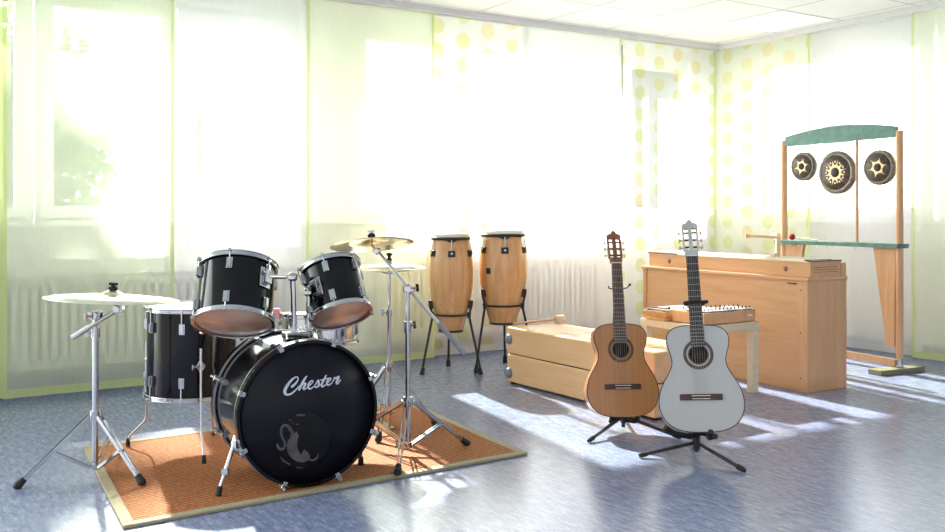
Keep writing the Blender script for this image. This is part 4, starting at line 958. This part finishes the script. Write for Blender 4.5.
q = CM @ Matrix.Translation((0.20, 0.10, CH)); q2 = CM @ Matrix.Translation((CW_-0.055, -0.006, CH))
solo(MB().box((0, 0, 0.0005), (0.05, 0.20, 0.085), q2), 'wood_block', M_beech, 'plain beech block at the right end of the cabinet beside the string box', 'wooden block', q2, bevel=0.003)
qq = CM @ Matrix.Translation((0.20, 0.62, CH+0.112))
q3 = CM @ Matrix.Translation((0.12, 0.36, CH+Sh))
solo(MB().box((0, 0, 0.0115), (0.05, 0.045, 0.036), q3), 'wood_block', M_mallet, 'small pale wooden cube lying on the string box', 'wooden block', q3, bevel=0.003)
# upright with a cross stick behind the cabinet
pA = P(778, 262, Y=6.9); 
cs_ = thing('upright_clapper', 'pale upright post with a horizontal wooden stick behind the cabinet', 'percussion stand', (pA.x, pA.y, 0))
MB().box((pA.x-0.016, pA.y-0.016, 0.02), (pA.x+0.016, pA.y+0.016, P(778, 233, Y=6.9).z)).build('post', M_birchtable, cs_, 0.003, root=cs_)
MB().box((pA.x-0.12, pA.y-0.12, 0.0005), (pA.x+0.12, pA.y+0.12, 0.022)).build('base', M_birchtable, cs_, 0.003, root=cs_)
a, b = P(746, 235.5, Y=6.86), P(781, 237.5, Y=6.86); MB().tube([a, b], 0.011, 12).build('cross_stick', M_beechS, cs_, root=cs_)
MB().tube([a-(b-a).normalized()*0.004, a+(b-a)*0.09], 0.013, 12).build('stick_cap', M_post, cs_, root=cs_)

# ------------------------------------------------------------------ gong stand
gR = Vector((2.93, 6.40, 0)); gL = P(784.3, 241, Y=7.38); gL.z = 0; gd = (gR-gL).normalized(); gn = Vector((-gd.y, gd.x, 0))
if gn.y > 0: gn = -gn                         # gn faces the camera
gs = thing('gong_stand', 'tall beech gong stand with a green arch and green shelf', 'gong stand', (gR.x, gR.y, 0))
GMx = Matrix((gd, -gn, Vector((0, 0, 1)))).transposed().to_4x4(); GMx.translation = gL; GLn = (gR-gL).length
def gp(px, py):         # the stand's own plane seen at a pixel: (along, height)
    d = Vector(((px-CX)/F, 1, -(py-HY)/F)); o = Vector((0, 0, CAM_Z)); k = (gL-o).dot(gn)/d.dot(gn); p = o+d*k; return (p-gL).dot(gd), p.z
for x, zt_ in ((0.0, gp(784, 141)[1]), (GLn, gp(899, 130.5)[1])):
    MB().tube([GMx @ Vector((x, 0, 0.095 if x else 0.095)), GMx @ Vector((x, 0, zt_))], 0.0245, 20).build('post', M_post, gs, root=gs)
    MB().tube([GMx @ Vector((x, 0, 0.02)), GMx @ Vector((x, 0, 0.10))], 0.019, 20).ring(0.026, 0.02, 0.03, 0.02, GMx @ Matrix.Translation((x, 0, 0.02)), 20).build('metal_sleeve', M_chrome, gs, root=gs)
    MB().box((x-0.055, -0.24, 0.0005), (x+0.055, 0.18, 0.035), GMx).build('base_plate', M_green if False else plain('olive_base_wood', (0.20, 0.19, 0.12), 0.5), gs, 0.004, root=gs)
zs = 0.5*(gp(784, 239)[1]+gp(899, 244.5)[1])
MB().box((-0.05, -0.06, zs-0.030), (GLn+0.035, 0.05, zs), GMx).build('shelf', M_green, gs, 0.003, root=gs)
xm = gp(857, 200)[0]; MB().tube([GMx @ Vector((xm, 0, zs)), GMx @ Vector((xm, 0, gp(857, 138)[1]))], 0.010, 14).build('middle_rod', M_post, gs, root=gs)
low_z = 0.5*(gp(787, 147)[1]+gp(894, 137)[1]); end_z = low_z+0.075; apex = gp(846, 125)[1]; m = []
for i in range(17):
    u = i/16; m.append((0.022+(GLn-0.044)*u, end_z+(apex-end_z)*(1-(2*u-1)**2)))
poly = [(0.022, low_z), (GLn-0.022, low_z)]+list(reversed(m))
MB().prism(poly, -0.015, 0.015, GMx @ Matrix.Rotation(PI/2, 4, 'X')).build('arch', M_green, gs, 0.002, root=gs)
def legpanel(x0, sgn):
    poly = [(x0, zs-0.03), (x0+sgn*0.19, zs-0.03), (x0+sgn*0.075, 0.17), (x0+sgn*0.01, 0.17)]
    if sgn < 0: poly = list(reversed(poly))
    MB().prism(poly, -0.012, 0.012, GMx @ Matrix.Rotation(PI/2, 4, 'X')).build('leg_panel', M_post, gs, 0.002, root=gs)
legpanel(0.024, 1); legpanel(GLn-0.024, -1)
MB().box((0.0, -0.022, 0.036), (GLn-0.02, 0.022, 0.085), GMx).build('base_rail', M_post, gs, 0.003, root=gs)
m = MB()
for k in range(9): m.cbox((0.12+k*0.09, -0.052, zs-0.040), (0.006, 0.006, 0.022), GMx)
m.build('hook', M_steel, gs, root=gs)
def gong(label, px, py, R, wire_w, star):
    x, z = gp(px, py); M = GMx @ Matrix.Translation((x, 0, z)) @ Matrix.Rotation(0.10, 4, 'Z') @ Matrix.Rotation(PI/2, 4, 'X')     # local z faces the room
    t = thing('gong', label, 'gong', (M @ Vector((0, 0, 0))), 'gongs hanging in the stand')
    MB().lathe([(0, 0.012), (R*0.76, 0.010), (R*0.78, 0.006), (R*0.80, 0.004)], M, 48).build('disc', M_gong, t, root=t)
    MB().lathe([(R*0.80, 0.004), (R*0.85, 0.009), (R*0.95, 0.006), (R, -0.004), (R*0.99, -0.035), (R*0.95, -0.036), (R*0.94, -0.006), (R*0.5, -0.002), (0, -0.002)], M, 48).build('rim', M_gongrim, t, root=t)
    MB().lathe([(R*0.24, 0.011), (R*0.20, 0.022), (R*0.12, 0.030), (0, 0.033)], M, 32).build('boss', M_gong, t, root=t)
    m = MB(); r0 = R*0.24; n_ = 12 if star == 2 else 6
    vs = []; fs = []; K = n_*2; r1 = R*(0.46 if star < 2 else 0.44); r2 = R*0.32
    for j in range(K):
        a = 2*PI*j/K+0.26; rr = r1 if j % 2 == 0 else r2
        vs.append((r0*0.9*math.cos(a), r0*0.9*math.sin(a), 0.0128)); vs.append((rr*math.cos(a), rr*math.sin(a), 0.0126))
    for j in range(K): fs.append((2*j, 2*j+1, (2*j+3) % (2*K), (2*j+2) % (2*K)))
    m.add(vs, fs, False, M)
    for j in range(n_):
        a = 2*PI*j/n_+0.26; c_, s_ = math.cos(a), math.sin(a); ra, rb, ww = r1*0.95, R*0.62, R*0.028
        if star == 2 and j % 2: rb = R*0.54; ww = R*0.05
        m.add([(ra*c_-ww*s_, ra*s_+ww*c_, 0.0127), (rb*c_, rb*s_, 0.0125), (ra*c_+ww*s_, ra*s_-ww*c_, 0.0127)], [(2, 1, 0)], False, M)
        if star == 2:
            a2 = a+PI/n_; m.lathe([(0, 0.0013), (R*0.045, 0.0013), (R*0.05, 0)], M @ Matrix.Translation((R*0.50*math.cos(a2), R*0.50*math.sin(a2), 0.0117)), 8)
    m.build('star_motif', M_gongstar, t, root=t)
    lz = low_z-z; hx = wire_w
    MB().tube([M @ Vector((-hx*1.25, R*0.86, -0.012)), M @ Vector((-hx*0.85, lz+0.002, -0.012)), M @ Vector((hx*0.85, lz+0.002, -0.012)), M @ Vector((hx*1.25, R*0.86, -0.012))], 0.0022, 6).build('hanging_wire', M_steel, t, root=t)
gong('small gong with a pale star, hanging leftmost under the green arch', 802.5, 166.5, 0.112, 0.07, 1)
gong('largest gong with a brass sun motif, hanging in the middle', 836, 172.5, 0.158, 0.08, 2)
gong('medium gong with a pale star, hanging nearest the right post', 878.5, 167.5, 0.124, 0.07, 1)
x, _ = gp(794, 237); xe, _ = gp(822, 240)
gm = thing('gong_mallet', 'gong mallet with dark red head lying on the green shelf', 'mallet', GMx @ Vector((x, 0, zs)))
MB().tube([GMx @ Vector((x, -0.02, zs+0.022)), GMx @ Vector((xe, -0.045, zs+0.006))], 0.005, 10).build('handle', M_mahog, gm, root=gm)
MB().ball(GMx @ Vector((x, -0.02, zs+0.0245)), 0.024, 20).build('head', M_red, gm, root=gm)
